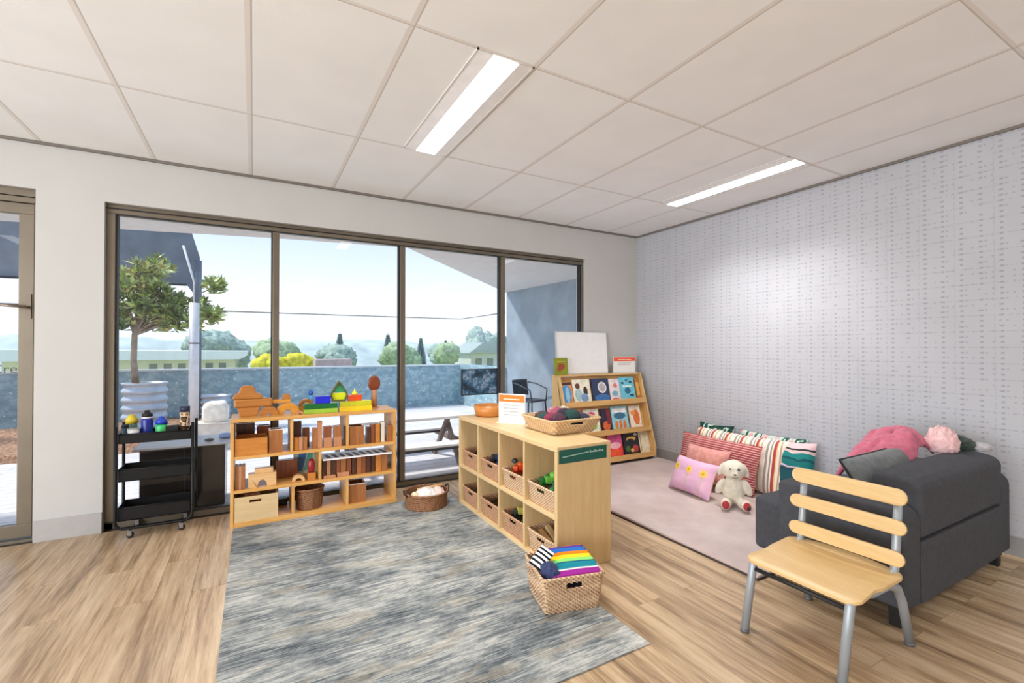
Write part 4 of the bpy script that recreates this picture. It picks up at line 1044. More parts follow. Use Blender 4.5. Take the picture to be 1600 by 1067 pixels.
def bottle(label, x, y, prof, m, capprof, mc, name='drink_bottle', extra=None, cat='bottle', n=24):
    t = thing(name, label, cat, (x, y, TZ))
    MB().lathe(prof, n).build('bottle_body', m, t)
    MB().lathe(capprof, n).build('bottle_cap', mc, t)
    if extra: MB().lathe(extra[0], n).build('bottle_band', extra[1], t)
    return t
M_blueb = mat('blue_bottle', (24, 40, 140), .3, na=.03)
bottle('tall royal blue drink bottle with black cap and white band on the trolley', -4.685, -.115, [(0,0),(.032,0),(.034,.01),(.034,.135),(.030,.150),(0,.150)], M_blueb, [(.031,.158),(.031,.178),(.018,.186),(.014,.203),(0,.203)], M_black, extra=([(.032,.149),(.0325,.158),(.030,.159)], pl((230, 230, 232))))
bottle('short bright green drink bottle with blue cap on the trolley', -4.605, -.115, [(0,0),(.034,0),(.036,.01),(.036,.085),(.03,.10),(0,.10)], mat('green_bottle', (60, 190, 110), .35, na=.1, ns=40), [(.035,.102),(.035,.125),(.02,.140),(.012,.155),(0,.155)], mat('blue_cap', (34, 70, 190), .35))
bottle('yellow lidded green bottle at the window frame end of the trolley', -4.775, -.075, [(0,0),(.028,0),(.030,.01),(.030,.10),(.026,.115),(0,.115)], mat('teal_bottle', (120, 150, 130), .4), [(.034,.115),(.036,.145),(.022,.160),(.014,.175),(0,.175)], mat('yellow_lid', (214, 190, 50), .4))
bottle('patterned brown tube with dark lid at the toy shelf end of the trolley', -4.475, -.085, [(0,0),(.030,0),(.030,.175),(0,.175)], blotch('brown_tube_print', [(120,92,66),(60,44,36),(206,190,160),(150,96,60),(50,40,44)], 22), [(.032,.176),(.032,.215),(.0,.215)], mat('navy_lid', (34, 40, 70), .4), name='canister', cat='canister')
bottle('white cup with grey marks at the left end of the trolley', -4.752, -.155, [(0,0),(.026,0),(.034,.085),(.031,.085),(.024,.006),(0,.006)], mat('white_cup', (216, 218, 220), .4, na=.1, ns=30), [(.0345,.083),(.0345,.089),(.031,.089)], pl((180, 182, 186)), name='cup', cat='cup')
bottle('dark teal tumbler standing in the corner of the trolley by the window frame', -4.80, -.14, [(0,0),(.018,0),(.020,.10),(0,.10)], pl((30, 60, 70)), [(.021,.10),(.021,.115),(0,.115)], M_black, name='tumbler', cat='tumbler')
o = MB().bx(-.038, .038, -.03, .03, 0, .085).build('black_box', mat('black_card', (20, 18, 18), .6), None, (-4.545, -.11, TZ), bevel=.003)
tag(o, 'small black box between the green bottle and the brown tube on the trolley', 'box')

# ------------------------------------------------------------------ on top of the toy shelf
TT = SH
def solid(name, mb, m, loc, label, cat, rot=None, bevel=.003, group=None):
    o = mb.build(name, m, None, loc, rot, bevel=bevel); return tag(o, label, cat, group)
g = 'wooden building blocks on top of the toy shelf'
yT = -.21
WA = wood('amber_block', (194, 128, 60), (160, 100, 42), 'x', .35); WO = wood('golden_block', (222, 158, 66), (198, 130, 44), 'x', .35)
solid('half_round_block', MB().prism([(-.055, 0), (.055, 0), (.075, .066), (-.075, .066)], -.032, .032, 'y'), WA, (-4.075, yT+.0, TT), 'tapered brown block at the foot of the stacked pile by the trolley end', 'block', group=g, bevel=.006)
solid('arch_block', arc_ring(.016, .066, -.03, .03), WA, (-3.945, yT+.0, TT), 'smaller brown arch block beside the foot of the stacked pile', 'block', group=g, bevel=.004)
solid('wooden_plate', MB().bx(-.125, .125, -.035, .035, 0, .062), WA, (-4.045, yT, TT+.0665), 'thick brown plank bridging the two arch blocks in the stacked pile', 'block', group=g, bevel=.012)
p = [(-.095, 0), (.105, 0), (.095, .025), (.055, .050), (.048, .080), (.025, .098), (-.025, .098), (-.045, .080), (-.052, .050), (-.085, .028)]
solid('crown_block', MB().prism(p, -.032, .032, 'y'), WA, (-4.085, yT, TT+.1290), 'stepped brown crown block on top of the stacked pile', 'block', group=g, bevel=.006)
solid('arch_block', arc_ring(.030, .085, -.028, .028), WO, (-3.815, yT+.01, TT), 'golden arch block with an open middle next to the brown pile', 'block', group=g, bevel=.004)
solid('wooden_bridge', MB().bx(-.10, .05, -.026, .026, 0, .026), WO, (-3.845, yT+.01, TT+.0855), 'flat golden bar lying on the golden arch', 'block', group=g, bevel=.004, rot=None)
solid('peg_block', MB().prism([(-.03, 0), (.03, 0), (.022, .04), (-.022, .04)], -.02, .02, 'y'), WA, (-3.825, yT+.01, TT+.1120), 'small brown wedge standing on the golden bar', 'block', group=g)
solid('arch_block', arc_ring(.038, .058, -.03, .03), WA, (-3.675, yT+.10, TT+.04), 'slim brown arch standing behind the green tray', 'block', group=g); 
solid('wooden_block', MB().bx(-.06, .06, -.035, .035, 0, .0395), WO, (-3.675, yT+.10, TT), 'golden block under the slim brown arch behind the green tray', 'block', group=g)
solid('half_moon_block', MB().prism([(.034*math.cos(PI*k/14), .034*math.sin(PI*k/14)) for k in range(15)], -.02, .02, 'y'), wood('cream_block', (236, 206, 140), (220, 180, 104), 'x', .4), (-3.675, yT+.10, TT+.0400), 'cream half moon block inside the slim arch', 'block', group=g)
solid('wooden_ring', arc_ring(.012, .026, -.02, .02), WB['pink'], (-3.735, yT-.08, TT), 'tiny rosy arch block before the green tray', 'block', group=g)
M_gr = mat('dark_green_acrylic', (16, 100, 44), .2, na=.05); M_lg = mat('lime_acrylic', (150, 190, 60), .25, na=.05)
solid('lime_block', MB().bx(-.12, .12, -.04, .04, 0, .034), M_lg, (-3.59, yT-.07, TT), 'long lime translucent block under the dark green one', 'block', group='coloured acrylic blocks')
solid('green_block', MB().bx(-.12, .12, -.04, .04, 0, .040), M_gr, (-3.59, yT-.07, TT+.0345), 'long dark green acrylic block stacked on the lime one', 'block', group='coloured acrylic blocks')
solid('blue_block', MB().bx(-.055, .055, -.03, .03, 0, .055), mat('royal_blue_acrylic', (30, 40, 200), .2, na=.1), (-3.575, yT-.07, TT+.0750), 'royal blue acrylic block standing on the green one', 'block', group='coloured acrylic blocks')
M_yl = mat('yellow_acrylic', (232, 196, 40), .2, na=.08); M_yg = mat('olive_acrylic', (190, 190, 40), .2, na=.08)
solid('amber_tray', MB().bx(-.125, .125, -.04, .04, 0, .040), M_yl, (-3.33, yT-.07, TT), 'long yellow acrylic block at the front of the shelf top', 'block', group='coloured acrylic blocks')
solid('olive_tray', MB().bx(-.12, .12, -.04, .04, 0, .040), M_yg, (-3.33, yT-.07, TT+.0405), 'long olive yellow acrylic block lying on the yellow one', 'block', group='coloured acrylic blocks')
solid('red_block', MB().bx(-.052, .052, -.03, .03, 0, .048), mat('red_acrylic', (216, 74, 30), .2, na=.1), (-3.335, yT-.07, TT+.0810), 'red orange acrylic block on the olive one', 'block', group='coloured acrylic blocks')
solid('yellow_cone', MB().lathe([(0,0),(.026,0),(.020,.018),(.006,.032),(.004,.048),(0,.050)], 16), mat('lemon_acrylic', (230, 226, 60), .3), (-3.335, yT-.07, TT+.1295), 'small lemon yellow cone on the red block', 'block', bevel=0, group='coloured acrylic blocks')
# drop shaped window block
t = thing('drop_block', 'drop shaped block with green top and yellow bottom standing above the blue and olive blocks', 'block', (-3.455, yT-.07, TT+.081))
def drop(sc):
    pts = [(0, .165)]
    for k in range(1, 8): f = k/8; pts.append((.066*f**.9, .165-.105*f))
    for k in range(9): a = PI*.08-k*PI*.29/8; pts.append((.066*math.cos(a) if k < 4 else .066-.012*(k-3)/5, .045*math.sin(a)+.045))
    pts.append((.05, 0)); 
    full = pts+[(-x, z) for x, z in reversed(pts[1:])]
    cz = .07; return [(x*sc, cz+(z-cz)*sc) for x, z in full]
o_ = drop(1); i_ = drop(.80); n = len(o_)
b = MB()
vv = [(x, -.02, z) for x, z in o_]+[(x, -.02, z) for x, z in i_]+[(x, .02, z) for x, z in o_]+[(x, .02, z) for x, z in i_]
ff = []
for k in range(n):
    j = (k+1) % n; ff += [(k, j, n+j, n+k), (2*n+k, 3*n+k, 3*n+j, 2*n+j), (k, 2*n+k, 2*n+j, j), (n+k, n+j, 3*n+j, 3*n+k)]
b.add(vv, ff); b.build('drop_frame', mat('olive_frame', (90, 92, 40), .35), t)
up = [(x, z) for x, z in i_ if z > .068]; lo = [(x, z) for x, z in i_ if z <= .068]
def order(ps): 
    cx = sum(p[0] for p in ps)/len(ps); cz = sum(p[1] for p in ps)/len(ps); return sorted(ps, key=lambda p: math.atan2(p[1]-cz, p[0]-cx))
MB().prism(order(up), -.006, .006, 'y').build('green_pane', mat('green_film', (60, 150, 100), .2), t)['label'] = 'green upper pane'
MB().prism(order(lo+[(max(x for x, z in lo), .068), (min(x for x, z in lo), .068)]), -.006, .006, 'y').build('yellow_pane', mat('yellow_film', (214, 220, 30), .2), t)['label'] = 'yellow lower pane'
for o in t.children: o.location.z += 0
# blue jug at the back
t = thing('blue_bottle', 'small sky blue pourer standing at the back of the toy shelf top', 'bottle', (-3.64, -.085, TT))
MB().lathe([(0,0),(.034,0),(.034,.05),(.022,.10),(.014,.125),(0,.125)], 20).build('bottle_body', mat('sky_blue_plastic', (90, 170, 226), .35), t)
MB().lathe([(.016,.125),(.018,.14),(.010,.165),(0,.168)], 16).build('bottle_cap', mat('mid_blue_plastic', (40, 90, 190), .35), t)
# oval headed paddle
t = thing('wooden_paddle', 'upright brown wooden paddle with oval head at the window end of the toy shelf top', 'paddle', (-3.155, -.16, TT))
b = MB()
MB().tube([(0,0,.004), (0,0,.15)], [.026, .022], 14, flat=.6).build('paddle_handle', WB['pink'], t)
b = MB().ell((0,0,.205), (.052,.012,.066), 24, 14); b.build('paddle_head', wood('russet_wood', (150, 78, 42), (112, 50, 28), 'z', .3), t)
MB().bx(-.035, .035, -.03, .03, 0, .008).build('paddle_foot', WB['pink'], t, bevel=.002)
# painting leaning on the window
t = thing('framed_picture', 'dark framed blue abstract picture fixed low on the window glass beside the second mullion', 'picture', (-2.065, .06, .80))
t['label'] = 'dark framed blue swirling picture on the window glass above the wooden bowl'
N = NT('swirl_painting'); f = N.noise(N.obj(), 7, 5, .6)
N.col(N.ramp(f, [(.36, (28, 38, 46)), (.44, (40, 74, 100)), (.50, (74, 116, 150)), (.535, (150, 168, 184)), (.57, (60, 100, 140)), (.64, (128, 96, 78)), (.70, (30, 44, 60))])); N.rough(.5)
MB().bx(-.190, .190, .004, .012, .008, .252).build('picture_sheet', N.m, t)
MB().bx(-.200, -.188, .0, .016, 0, .26).bx(.188, .200, .0, .016, 0, .26).bx(-.200, .200, .0, .016, 0, .010).bx(-.200, .200, .0, .016, .250, .26).build('picture_frame', mat('dark_frame', (34, 38, 44), .5), t)
# ------------------------------------------------------------------ outside: terrace
def paving():
    N = NT('pale_deck_paving'); v = N.obj()
    b = N.node('ShaderNodeTexBrick'); N.link(v, b.inputs['Vector']); b.offset = .5
    b.inputs['Scale'].default_value = 1; b.inputs['Brick Width'].default_value = 1.8; b.inputs['Row Height'].default_value = .14; b.inputs['Mortar Size'].default_value = .004
    b.inputs['Color1'].default_value = lin((206, 204, 208)); b.inputs['Color2'].default_value = lin((222, 220, 222)); b.inputs['Mortar'].default_value = lin((140, 140, 150))
    N.col(b.outputs['Color']); N.rough(.6); return N.m
GZ = -.03
struct(MB().bx(-16, .44, .18, 6.0, -.2, GZ).build('terrace_paving', paving()))
M_soff = mat('soffit_render', (226, 222, 218), .85, na=.02)
b = MB().prism([(-16, .18), (-16, 3.2), (-5.10, 1.31), (-3.81, .995), (-2.60, .785), (.235, 3.83), (.6, 3.83), (.6, .18)], 2.36, 2.62, 'z')
struct(b.build('soffit', M_soff))
struct(MB().add([(.45, .18, -.2), (.235, 3.80, -.2), (.55, 3.80, -.2), (.60, .18, -.2), (.45, .18, 2.36), (.235, 3.80, 2.36), (.55, 3.80, 2.36), (.60, .18, 2.36)], [(0,1,2,3),(4,7,6,5),(0,4,5,1),(1,5,6,2),(2,6,7,3),(3,7,4,0)]).build('terrace_wall', mat('blue_grey_render', (140, 154, 166), .6, na=.08, ns=2.5)))
def para():
    N = NT('mottled_slate_cladding'); f = N.noise(N.obj((2, 1, 3)), 3, 5, .7); g = N.noise(N.obj(), 11, 2)
    c = N.ramp(f, [(.3, (116, 150, 164)), (.48, (142, 172, 184)), (.6, (172, 198, 202)), (.72, (144, 166, 172))])
    N.col(N.mix(N.math('GREATER_THAN', g, .66), c, (214, 226, 230))); N.rough(.4); return N.m
struct(MB().bx(-16, .16, 6.0, 6.15, -.2, .87).build('parapet_wall', para()))
struct(MB().bx(-16, .159, 5.98, 6.17, .87, .90).build('parapet_cap', mat('pale_cap', (214, 220, 224), .5, na=.02)))
b = MB(); b.v = []
b.add([(.16, 3.80, -.2), (.31, 3.80, -.2), (.31, 6.15, -.2), (.16, 6.0, -.2), (.16, 3.80, .90), (.31, 3.80, .90), (.31, 6.15, .90), (.16, 6.0, .90)], [(0,3,2,1),(4,5,6,7),(0,1,5,4),(2,3,7,6),(1,2,6,5),(3,0,4,7)])
struct(b.build('parapet_return', para()))
t = thing('glass_balustrade', 'tall frameless glass balustrade with a thin top rail standing on the terrace parapet', 'balustrade', (-4, 6.07, .90)); G0 = (-4, 6.07, .90)
for i, (a, c) in enumerate(zip((-12, -9.6, -7.2, -4.8, -2.4, -.9), (-9.62, -7.22, -4.82, -2.42, -.92, .20))):
    shift(MB().bx(a, c, 6.066, 6.078, .90, 1.955), G0).build('glass_panel', glass('balustrade_glass', (.975, .985, .985)) if i == 0 else bpy.data.materials['balustrade_glass'], t)
b = MB(); b.add([(.205, 6.05, .9), (.217, 6.05, .9), (.217, 3.82, .9), (.205, 3.82, .9), (.205, 6.05, 1.955), (.217, 6.05, 1.955), (.217, 3.82, 1.955), (.205, 3.82, 1.955)], [(0,3,2,1),(4,5,6,7),(0,1,5,4),(2,3,7,6),(1,2,6,5),(3,0,4,7)])
shift(b, G0).build('glass_panel', bpy.data.materials['balustrade_glass'], t)
shift(MB().tube([(-12, 6.072, 1.965), (.211, 6.072, 1.965), (.211, 3.82, 1.965)], .013, 8), G0).build('top_rail', mat('steel_rail', (128, 132, 136), .4, .5, na=.02), t)
# garden bed
def mulch():
    N = NT('bark_mulch'); f = N.noise(N.obj(), 26, 5, .75)
    N.col(N.ramp(f, [(.35, (110, 74, 54)), (.5, (166, 124, 96)), (.65, (208, 176, 150))])); N.rough(.95); N.bump(f, .8, .03); return N.m
b = MB().grid(lambda u, v: Vector((-13+8.75*u, 3.15+2.75*v, .06+.05*noise.noise(Vector((u*30, v*10, 0)))-(.12 if min(u, v, 1-u, 1-v) < .01 else 0))), 90, 30)
tag(b.build('mulch_bed', mulch()), 'brown bark mulch bed along the terrace parapet', 'mulch', kind='stuff')
# tree in the corrugated planter
M_cor = mat('galvanised_steel', (186, 196, 208), .35, .3, na=.04)
def planter(x, y, r, h, label):
    t = thing('corrugated_planter', label, 'planter', (x, y, GZ)); prof = [(0, 0), (r, 0)]
    n = max(5, int(h/.105))
    for k in range(n*8+1):
        z = h*k/(n*8); prof.append((r+.014*math.cos(2*PI*k/8), z))
    MB().lathe(prof+[(r-.02, h), (r-.02, h-.06)], 40).build('planter_wall', M_cor, t)
    MB().lathe([(0, h-.05), (r-.021, h-.05), (r-.021, h-.08), (0, h-.08)], 32).build('soil', mulch_m, t)
    return t
mulch_m = bpy.data.materials['bark_mulch']
planter(-5.36, 4.05, .25, .82, 'round corrugated steel planter holding the leafy tree on the terrace')
planter(-4.66, 5.5, .27, .48, 'low round corrugated planter behind the white pole on the terrace')
def leafmat(name, a, b_, c):
    N = NT(name); f = N.noise(N.obj(), 3.5, 3); N.col(N.ramp(f, [(.35, a), (.5, b_), (.65, c)])); N.rough(.4); 
    N.b.inputs['Subsurface Weight'].default_value = 0; return N.m
t = thing('terrace_tree', 'leafy evergreen tree growing from the corrugated planter outside the window', 'tree', (-5.46, 4.05, .74)); TR = Vector((-5.46, 4.05, .74))
M_bark = mat('grey_bark', (158, 142, 126), .9, na=.12)
b = MB()
tips = []; rnd = random.Random(3)
def P(x, z, y=4.05): return Vector((x, y, z))-TR
trunk = [P(-5.46,.74), P(-5.49,1.1), P(-5.48,1.45), P(-5.44,1.75)]
b.tube(trunk, [.045,.038,.034,.028], 10)
blobs = [(-5.46, 2.20, .20, .24, 22), (-5.26, 2.38, .16, .15, 10), (-5.60, 1.85, .16, .25, 16), (-5.33, 1.85, .20, .22, 18), (-5.06, 1.92, .14, .14, 9), (-5.05, 1.72, .15, .12, 9), (-5.18, 2.05, .12, .12, 7), (-4.58, 2.18, .10, .14, 8), (-4.60, 1.72, .14, .14, 9), (-4.78, 1.90, .10, .12, 5), (-5.36, 1.60, .15, .10, 7), (-5.12, 1.56, .13, .10, 6), (-5.62, 1.58, .12, .10, 5), (-4.86, 1.62, .10, .10, 4), (-5.75, 2.15, .15, .2, 8)]
for bx_, bz, rx, rz, n in blobs:
    c = P(bx_, bz, 4.05+rnd.uniform(-.1, .1)); mid = trunk[3].lerp(c, .5)+Vector((0, 0, -.06))
    b.tube([trunk[2], mid, c], [.016, .011, .006], 6)
    for i in range(int(n*1.7)):
        d = Vector((rnd.gauss(0,1), rnd.gauss(0,1), rnd.gauss(0,1))).normalized()*rnd.uniform(.5, 1)
        tips.append((c+Vector((d.x*rx, d.y*.22, d.z*rz)), d))
b.build('trunk', M_bark, t)
lf = MB()
for tp, d in tips:
    ax = (Vector((d.x, d.y, abs(d.z)+.5))).normalized()
    a = ax.orthogonal().normalized(); q = ax.cross(a)
    k0 = rnd.uniform(0, 6)
    for k in range(11):
        w_ = k0+k*2.4; out = (a*math.cos(w_)+q*math.sin(w_)); L_ = rnd.uniform(.12, .185)*(1-.02*k)
        dr = (out*(1.0-.05*k)+ax*(.25+.09*k)).normalized(); sd_ = dr.cross(ax).normalized(); up_ = sd_.cross(dr)
        p0 = tp; wd = L_*.19
        lf.add([p0, p0+dr*L_*.5-sd_*wd+up_*.004, p0+dr*L_*.5+up_*(-.006), p0+dr*L_*.5+sd_*wd+up_*.004, p0+dr*L_], [(0,1,2),(0,2,3),(1,4,2),(2,4,3)], rnd.choice((0,0,1,2)))
lf.build('foliage', [leafmat('leaf_green', (116,140,84), (160,178,104), (196,208,130)), leafmat('leaf_light', (186,202,110), (214,222,134), (232,236,176)), leafmat('leaf_dark', (92,116,90), (132,150,108), (196,156,112))], t)
# white pole with stay rod and dark shade sail
t = thing('shade_pole', 'white pole with a dark collar standing on the terrace in front of the leafy tree', 'pole', (-4.755, 3.55, GZ))
MB().tube([(0,0,0), (0,0,1.92)], .060, 20).build('pole_shaft', mat('white_steel', (224, 222, 224), .45, na=.03), t)
MB().tube([(0,0,1.36), (0,0,1.375)], .063, 20).build('pole_collar', M_black, t)
MB().tube([(0,0,1.90), (-.0,0,2.20), (-.13,0.02,2.70)], .014, 8).build('stay_rod', mat('white_steel', (224, 222, 224), .45, na=.03), t)
MB().tube([(.03,0,1.92), (.03,0,2.35)], .028, 10).build('pole_tip', mat('slate_steel', (96, 108, 124), .5, na=.03), t)
M_sail = mat('charcoal_shade_cloth', (104, 116, 130), .9, na=.10, ns=3)
pts = [(-9.5, 3.30), (-4.97, 3.26), (-4.842, 2.81), (-4.82, 2.42), (-4.90, 2.15), (-5.02, 2.33), (-9.5, 2.24)]
o = MB().prism([(x+5, z-2.3) for x, z in pts], -.015, .015, 'y').build('shade_sail', M_sail, None, (-5, 5.3, 2.3))
tag(o, 'dark grey shade sail hung beyond the leafy tree', 'shade sail')
MB().tube([(-4.5, .0, -.03), (-.02, .0, .03)], .02, 8).build('sail_hem', mat('dark_hem', (52, 58, 68), .8), o)
MB().tube([(.14, 0, GZ-2.3), (.14, 0, .45)], .05, 12).build('sail_mast', mat('slate_steel', (96, 108, 124), .5, na=.03), o)
# stone, tables, chair
o = MB().ell((0,0,.12), (.15,.12,.16), 20, 14, noise_a=.12, noise_s=2, p=.6).build('garden_stone', mat('beige_stone', (238, 230, 218), .9, na=.08, bump=.4, bs=30), None, (-4.47, 3.05, .30)); tag(o, 'beige boxy stone on the terrace behind the low black cabinet', 'stone')
t = thing('stone_plinth', 'pale plinth under the beige stone on the terrace', 'plinth', (-4.47, 3.05, GZ)); MB().bx(-.2, .2, -.15, .15, 0, .33).build('plinth_block', mat('pale_stone', (214, 206, 198), .9), t, bevel=.01); MB().bx(-.22, .22, -.17, .17, .33, .345).build('plinth_cap', mat('pale_stone', (214, 206, 198), .9), t)
t = thing('outdoor_cabinet', 'glossy black cabinet with pale top standing outside the glass behind the trolley', 'cabinet', (-4.50, .52, GZ))
MB().bx(-.30, .255, -.20, .20, .02, .515).build('cabinet_body', mat('gloss_black', (20, 18, 18), .25, na=.1, ns=3), t, bevel=.006)
MB().bx(-.34, .31, -.24, .24, .515, .530).build('cabinet_top', mat('grey_slab', (176, 178, 184), .35, na=.03), t, bevel=.003)
MB().bx(-.02, -.01, -.204, -.199, .03, .50).build('door_gap', M_black, t)
MB().tube([(-.28,-.18,0), (-.28,-.18,.02)], .015, 8).tube([(.235,-.18,0), (.235,-.18,.02)], .015, 8).tube([(.235,.18,0), (.235,.18,.02)], .015, 8).tube([(-.28,.18,0), (-.28,.18,.02)], .015, 8).build('cabinet_foot', M_black, t)
o = MB().ell((0,0,.022), (.05,.04,.022), 16, 8, p=.7).build('blue_dish', pl((120, 150, 200)), None, (-4.25, .50, GZ+.530)); tag(o, 'light blue dish on the pale top of the black outdoor cabinet', 'dish')
o = MB().ell((0,0,.012), (.035,.02,.012), 14, 8).build('dark_pebble', pl((60, 60, 66)), None, (-4.36, .40, GZ+.530)); tag(o, 'dark pebble on the front edge of the outdoor cabinet top', 'pebble')
M_slat = mat('weathered_white_timber', (232, 234, 236), .55, na=.04)
M_tl = mat('weathered_brown_timber', (122, 106, 98), .7, na=.1)
t = thing('picnic_table', 'low outdoor picnic table with pale slatted top and attached benches on the terrace', 'table', (-2.45, .98, GZ)); 
for i in range(3): MB().bx(-1.0, .55, -.225+i*.152, -.225+i*.152+.142, .50, .53).build('tabletop_board', M_slat, t, bevel=.004)
for y in (-.60, .42):
    MB().bx(-1.0, .55, y, y+.20, .27, .295).build('bench_seat', M_slat, t, bevel=.004)
    MB().bx(-1.0, .55, y-.004, y+.012, .245, .268).build('bench_rail', mat('dark_rail', (56, 58, 66), .6), t)
for x in (-.80, .36):
    for s in (-1, 1):
        MB().prism([(s*.36-.035, 0), (s*.36+.035, 0), (-s*.10+.035, .499), (-s*.10-.035, .499)], x-.02+(.0 if s > 0 else .045), x+.02+(.0 if s > 0 else .045), 'x').build('table_leg', M_tl, t)
    MB().bx(x+.090, x+.125, -.60, .62, .20, .268).build('cross_bearer', M_tl, t)
t = thing('outdoor_chair', 'dark blue outdoor chair with curved arm on the terrace near the blue grey wall', 'chair', (-.04, 2.45, GZ), R(20))
M_dk = mat('dark_blue_steel', (40, 52, 66), .5, na=.04)
MB().bx(-.20, .20, -.20, .20, .42, .45).build('seat', M_dk, t, bevel=.01)
MB().grid(lambda u, v: Vector((-.19+.38*u, .19+.04*v-.05*math.sin(PI*u)*-1, .50+.27*v)), 12, 8).build('backrest', M_dk, t, solid=.015)
for x in (-.18, .18):
    for y in (-.18, .18): MB().tube([(x, y, .42), (x*1.12, y*1.15, 0)], .014, 8).build('leg', M_dk, t)
    MB().tube([(x*1.05, .2, .72), (x*1.25, .05, .70), (x*1.25, -.18, .62), (x*1.05, -.19, .43)], .012, 8).build('armrest', M_dk, t)
# ------------------------------------------------------------------ beyond the terrace
M_land = mat('far_grass', (150, 168, 132), .95, na=.12, ns=.4)
struct(MB().bx(-120, 160, 6.6, 260, -3.6, -3.2).build('lower_ground', M_land))
def ridge(name, y, x0, x1, hts, dep, m, seed):
    def fn(u, v):
        x = x0+(x1-x0)*u; k = u*(len(hts)-1); i = min(int(k), len(hts)-2); f = k-i; f = f*f*(3-2*f)
        h = hts[i]*(1-f)+hts[i+1]*f
        z = -3.2+(h+3.2)*math.sin(min(v*2, 1)*PI/2)*(1-.3*max(0, v-.5))
        return Vector((x, y+dep*v, z+.5*noise.noise(Vector((u*60, v*8, seed)))+.25*noise.noise(Vector((u*160, v*20, seed)))))
    return struct(MB().grid(fn, 160, 14).build(name, m))
ridge('hills', 150, -130, 200, [10, 9.5, 9.0, 8.4, 7.6, 7.4, 6.8, 6.0, 4.6, 3.6, 3.4, 3.2, 3], 60, mat('haze_tinted_eucalypt', (222, 226, 230), 1, na=.03, ns=.06), 3)  # distance haze is mixed into this near-white hill colour
ridge('near_hills', 95, -90, 130, [3.4, 3.8, 3.0, 3.6, 3.2, 2.6, 3.2, 2.4, 1.6, 2.0, 1.4, 1.8, 1.2], 30, mat('haze_tinted_scrub', (188, 200, 200), 1, na=.08, ns=.25), 8)  # scrub colour paled by painted-in mist
def crown_tree(x, y, z0, h, r, m, label, n=1):
    t = thing('distant_tree', label, 'tree', (x, y, z0), 0, 'trees beyond the terrace')
    MB().tube([(0,0,0), (0,0,h*.6)], [r*.10, r*.06], 8).build('trunk', M_bark, t)
    b = MB(); rr = random.Random(int(x*10))
    for i in range(7):
        b.ell((rr.uniform(-.5,.5)*r, rr.uniform(-.4,.4)*r, h*.68+rr.uniform(-.22,.20)*h), (r*.62, r*.6, h*.24), 20, 12, noise_a=.35, noise_s=3.5, seed=i+x)
    b.build('foliage', m, t); return t
MT1 = mat('grey_green_foliage', (158, 178, 168), .95, na=.16, ns=3); MT2 = mat('mid_green_foliage', (160, 180, 144), .95, na=.16, ns=3); MT3 = mat('yellow_foliage', (216, 206, 60), .9, na=.14, ns=8)
crown_tree(25.0, 58, -3.2, 7.3, 2.3, MT1, 'tall rounded grey green tree far beyond the parapet by the third mullion')
crown_tree(29.4, 60, -3.2, 6.2, 2.2, MT1, 'second rounded grey green tree, shorter, by the third mullion')
crown_tree(18.6, 56, -3.2, 5.0, 2.0, MT1, 'low grey green tree in the middle of the third pane')
crown_tree(14.6, 44, -3.2, 4.6, 1.6, MT2, 'mid green tree just right of the second mullion far away')
crown_tree(9.8, 46, -3.2, 4.6, 2.2, MT2, 'mid green tree far away behind the oval paddle')
crown_tree(4.3, 50, -3.2, 4.6, 2.6, MT1, 'grey green tree far away behind the pinkish wall block')
crown_tree(-2.6, 48, -3.2, 4.9, 2.4, MT2, 'mid green tree far away just left of the first mullion')
crown_tree(-7.4, 55, -3.2, 6.0, 3.0, MT1, 'grey green tree far away above the long white roof')
def pine(x, y, h, label):
    t = thing('norfolk_pine', label, 'tree', (x, y, -3.2), 0, 'pines beyond the terrace')
    MB().tube([(0,0,0), (0,0,h)], [.12, .03], 8).build('trunk', M_bark, t)
    b = MB(); n = 15
    for k in range(n):
        z = h*(.30+.68*k/n); r = .16*h*(1-.82*k/n)
        for j in range(7):
            a = 2*PI*j/7+k; b.ell((math.cos(a)*r*.5, math.sin(a)*r*.5, z), (r*.55, r*.16, .17), 10, 6, rot=(0, 0, a), noise_a=.2)
    b.build('foliage', mat('dark_pine_foliage', (122, 140, 140), .95, na=.1), t)
pine(5.4, 58, 6.6, 'tiered dark pine far away behind the first half of the second pane'); pine(10.9, 56, 6.5, 'tiered dark pine far away behind the second half of the second pane'); pine(17.8, 64, 6.3, 'tiered dark pine far away just beyond the second mullion'); pine(21.0, 62, 5.9, 'tiered dark pine standing beside the tall rounded tree far away')
t = thing('yellow_shrub', 'bright yellow green shrub just beyond the parapet by the first mullion', 'shrub', (-3.1, 11.6, -3.2))
MB().tube([(0,0,0), (0,0,3.6)], .07, 8).build('stem', M_bark, t)
b = MB()
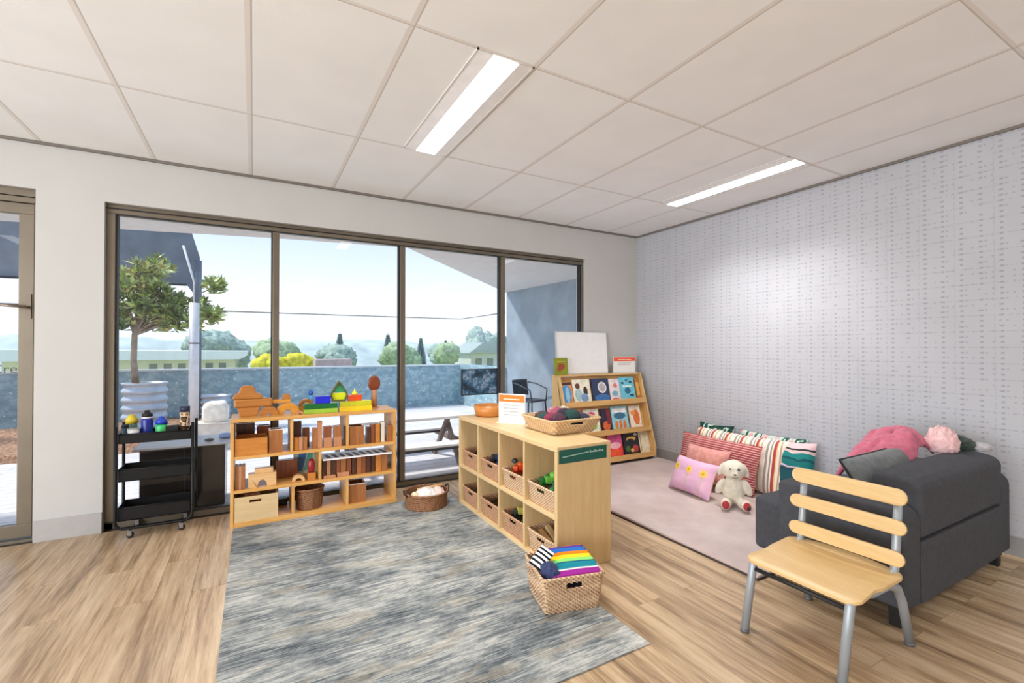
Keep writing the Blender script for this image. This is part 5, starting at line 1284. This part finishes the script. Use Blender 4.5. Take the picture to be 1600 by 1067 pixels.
for i in range(9): b.ell((-.75+.18*i, .1*math.sin(i*2), 3.95+.12*math.sin(i*1.3)+(.12 if i in (4,5) else 0)), (.27,.25,.24), 18, 12, noise_a=.35, noise_s=5, seed=i)
b.build('foliage', MT3, t)
o = MB().bx(-.42, .42, -.3, .3, 0, 4.20).build('rendered_chimney', mat('dusty_pink_render', (188, 168, 168), .8, na=.06), None, (-2.32, 8.3, -3.2)); tag(o, 'dusty pink rendered block rising just beyond the parapet behind the drop shaped block', 'chimney')
t = thing('long_white_building', 'long low building with white flat roof beyond the parapet behind the tree', 'building', (-10, 40, -3.2))
MB().bx(-9, 4.6, 1, 9, 0, 3.60).build('wall', mat('cream_render', (228, 222, 200), .85, na=.03), t)
MB().prism([(-10, 3.60), (5.0, 3.60), (5.5, 3.9), (5.5, 4.25), (-10, 4.40)], 0, 10, 'y').build('roof', mat('white_roof', (236, 238, 240), .7, na=.02), t)
for k in range(6): MB().bx(-1.0+k*.9, -.5+k*.9, .96, 1.0, 1.9, 3.3).build('window', mat('dull_glass', (120, 130, 124), .3), t)
t = thing('far_house', 'pale house with low grey roof beyond the parapet under the two rounded trees', 'building', (21.45, 46, -3.2))
MB().bx(-3.4, 3.4, 0, 5, 0, 3.9).build('wall', mat('pale_render', (206, 212, 210), .85, na=.03), t)
MB().prism([(-3.8, 3.9), (3.8, 3.9), (2.0, 5.2), (-2.0, 5.2)], -.4, 5.4, 'y').build('roof', mat('grey_roof', (160, 172, 170), .8, na=.04), t)
for k in range(4): MB().bx(-2.8+k*1.5, -2.0+k*1.5, -.04, 0, 2.2, 3.3).build('window', mat('dull_glass', (120, 130, 124), .3), t)
t = thing('far_house', 'small house with rust tinted roof far away beside the white pole', 'building', (-7.4, 60, -3.2))
MB().bx(-2.2, 2.2, 0, 5, 0, 4.9).build('wall', mat('pale_render', (206, 212, 210), .85, na=.03), t)
MB().prism([(-2.5, 4.9), (2.5, 4.9), (1.2, 6.1), (-1.2, 6.1)], -.3, 5.3, 'y').build('roof', mat('rust_roof', (186, 150, 140), .8, na=.04), t)
struct(MB().bx(-16, XL-.15, -12, .18, -.2, GZ).build('side_paving', bpy.data.materials['pale_deck_paving']))
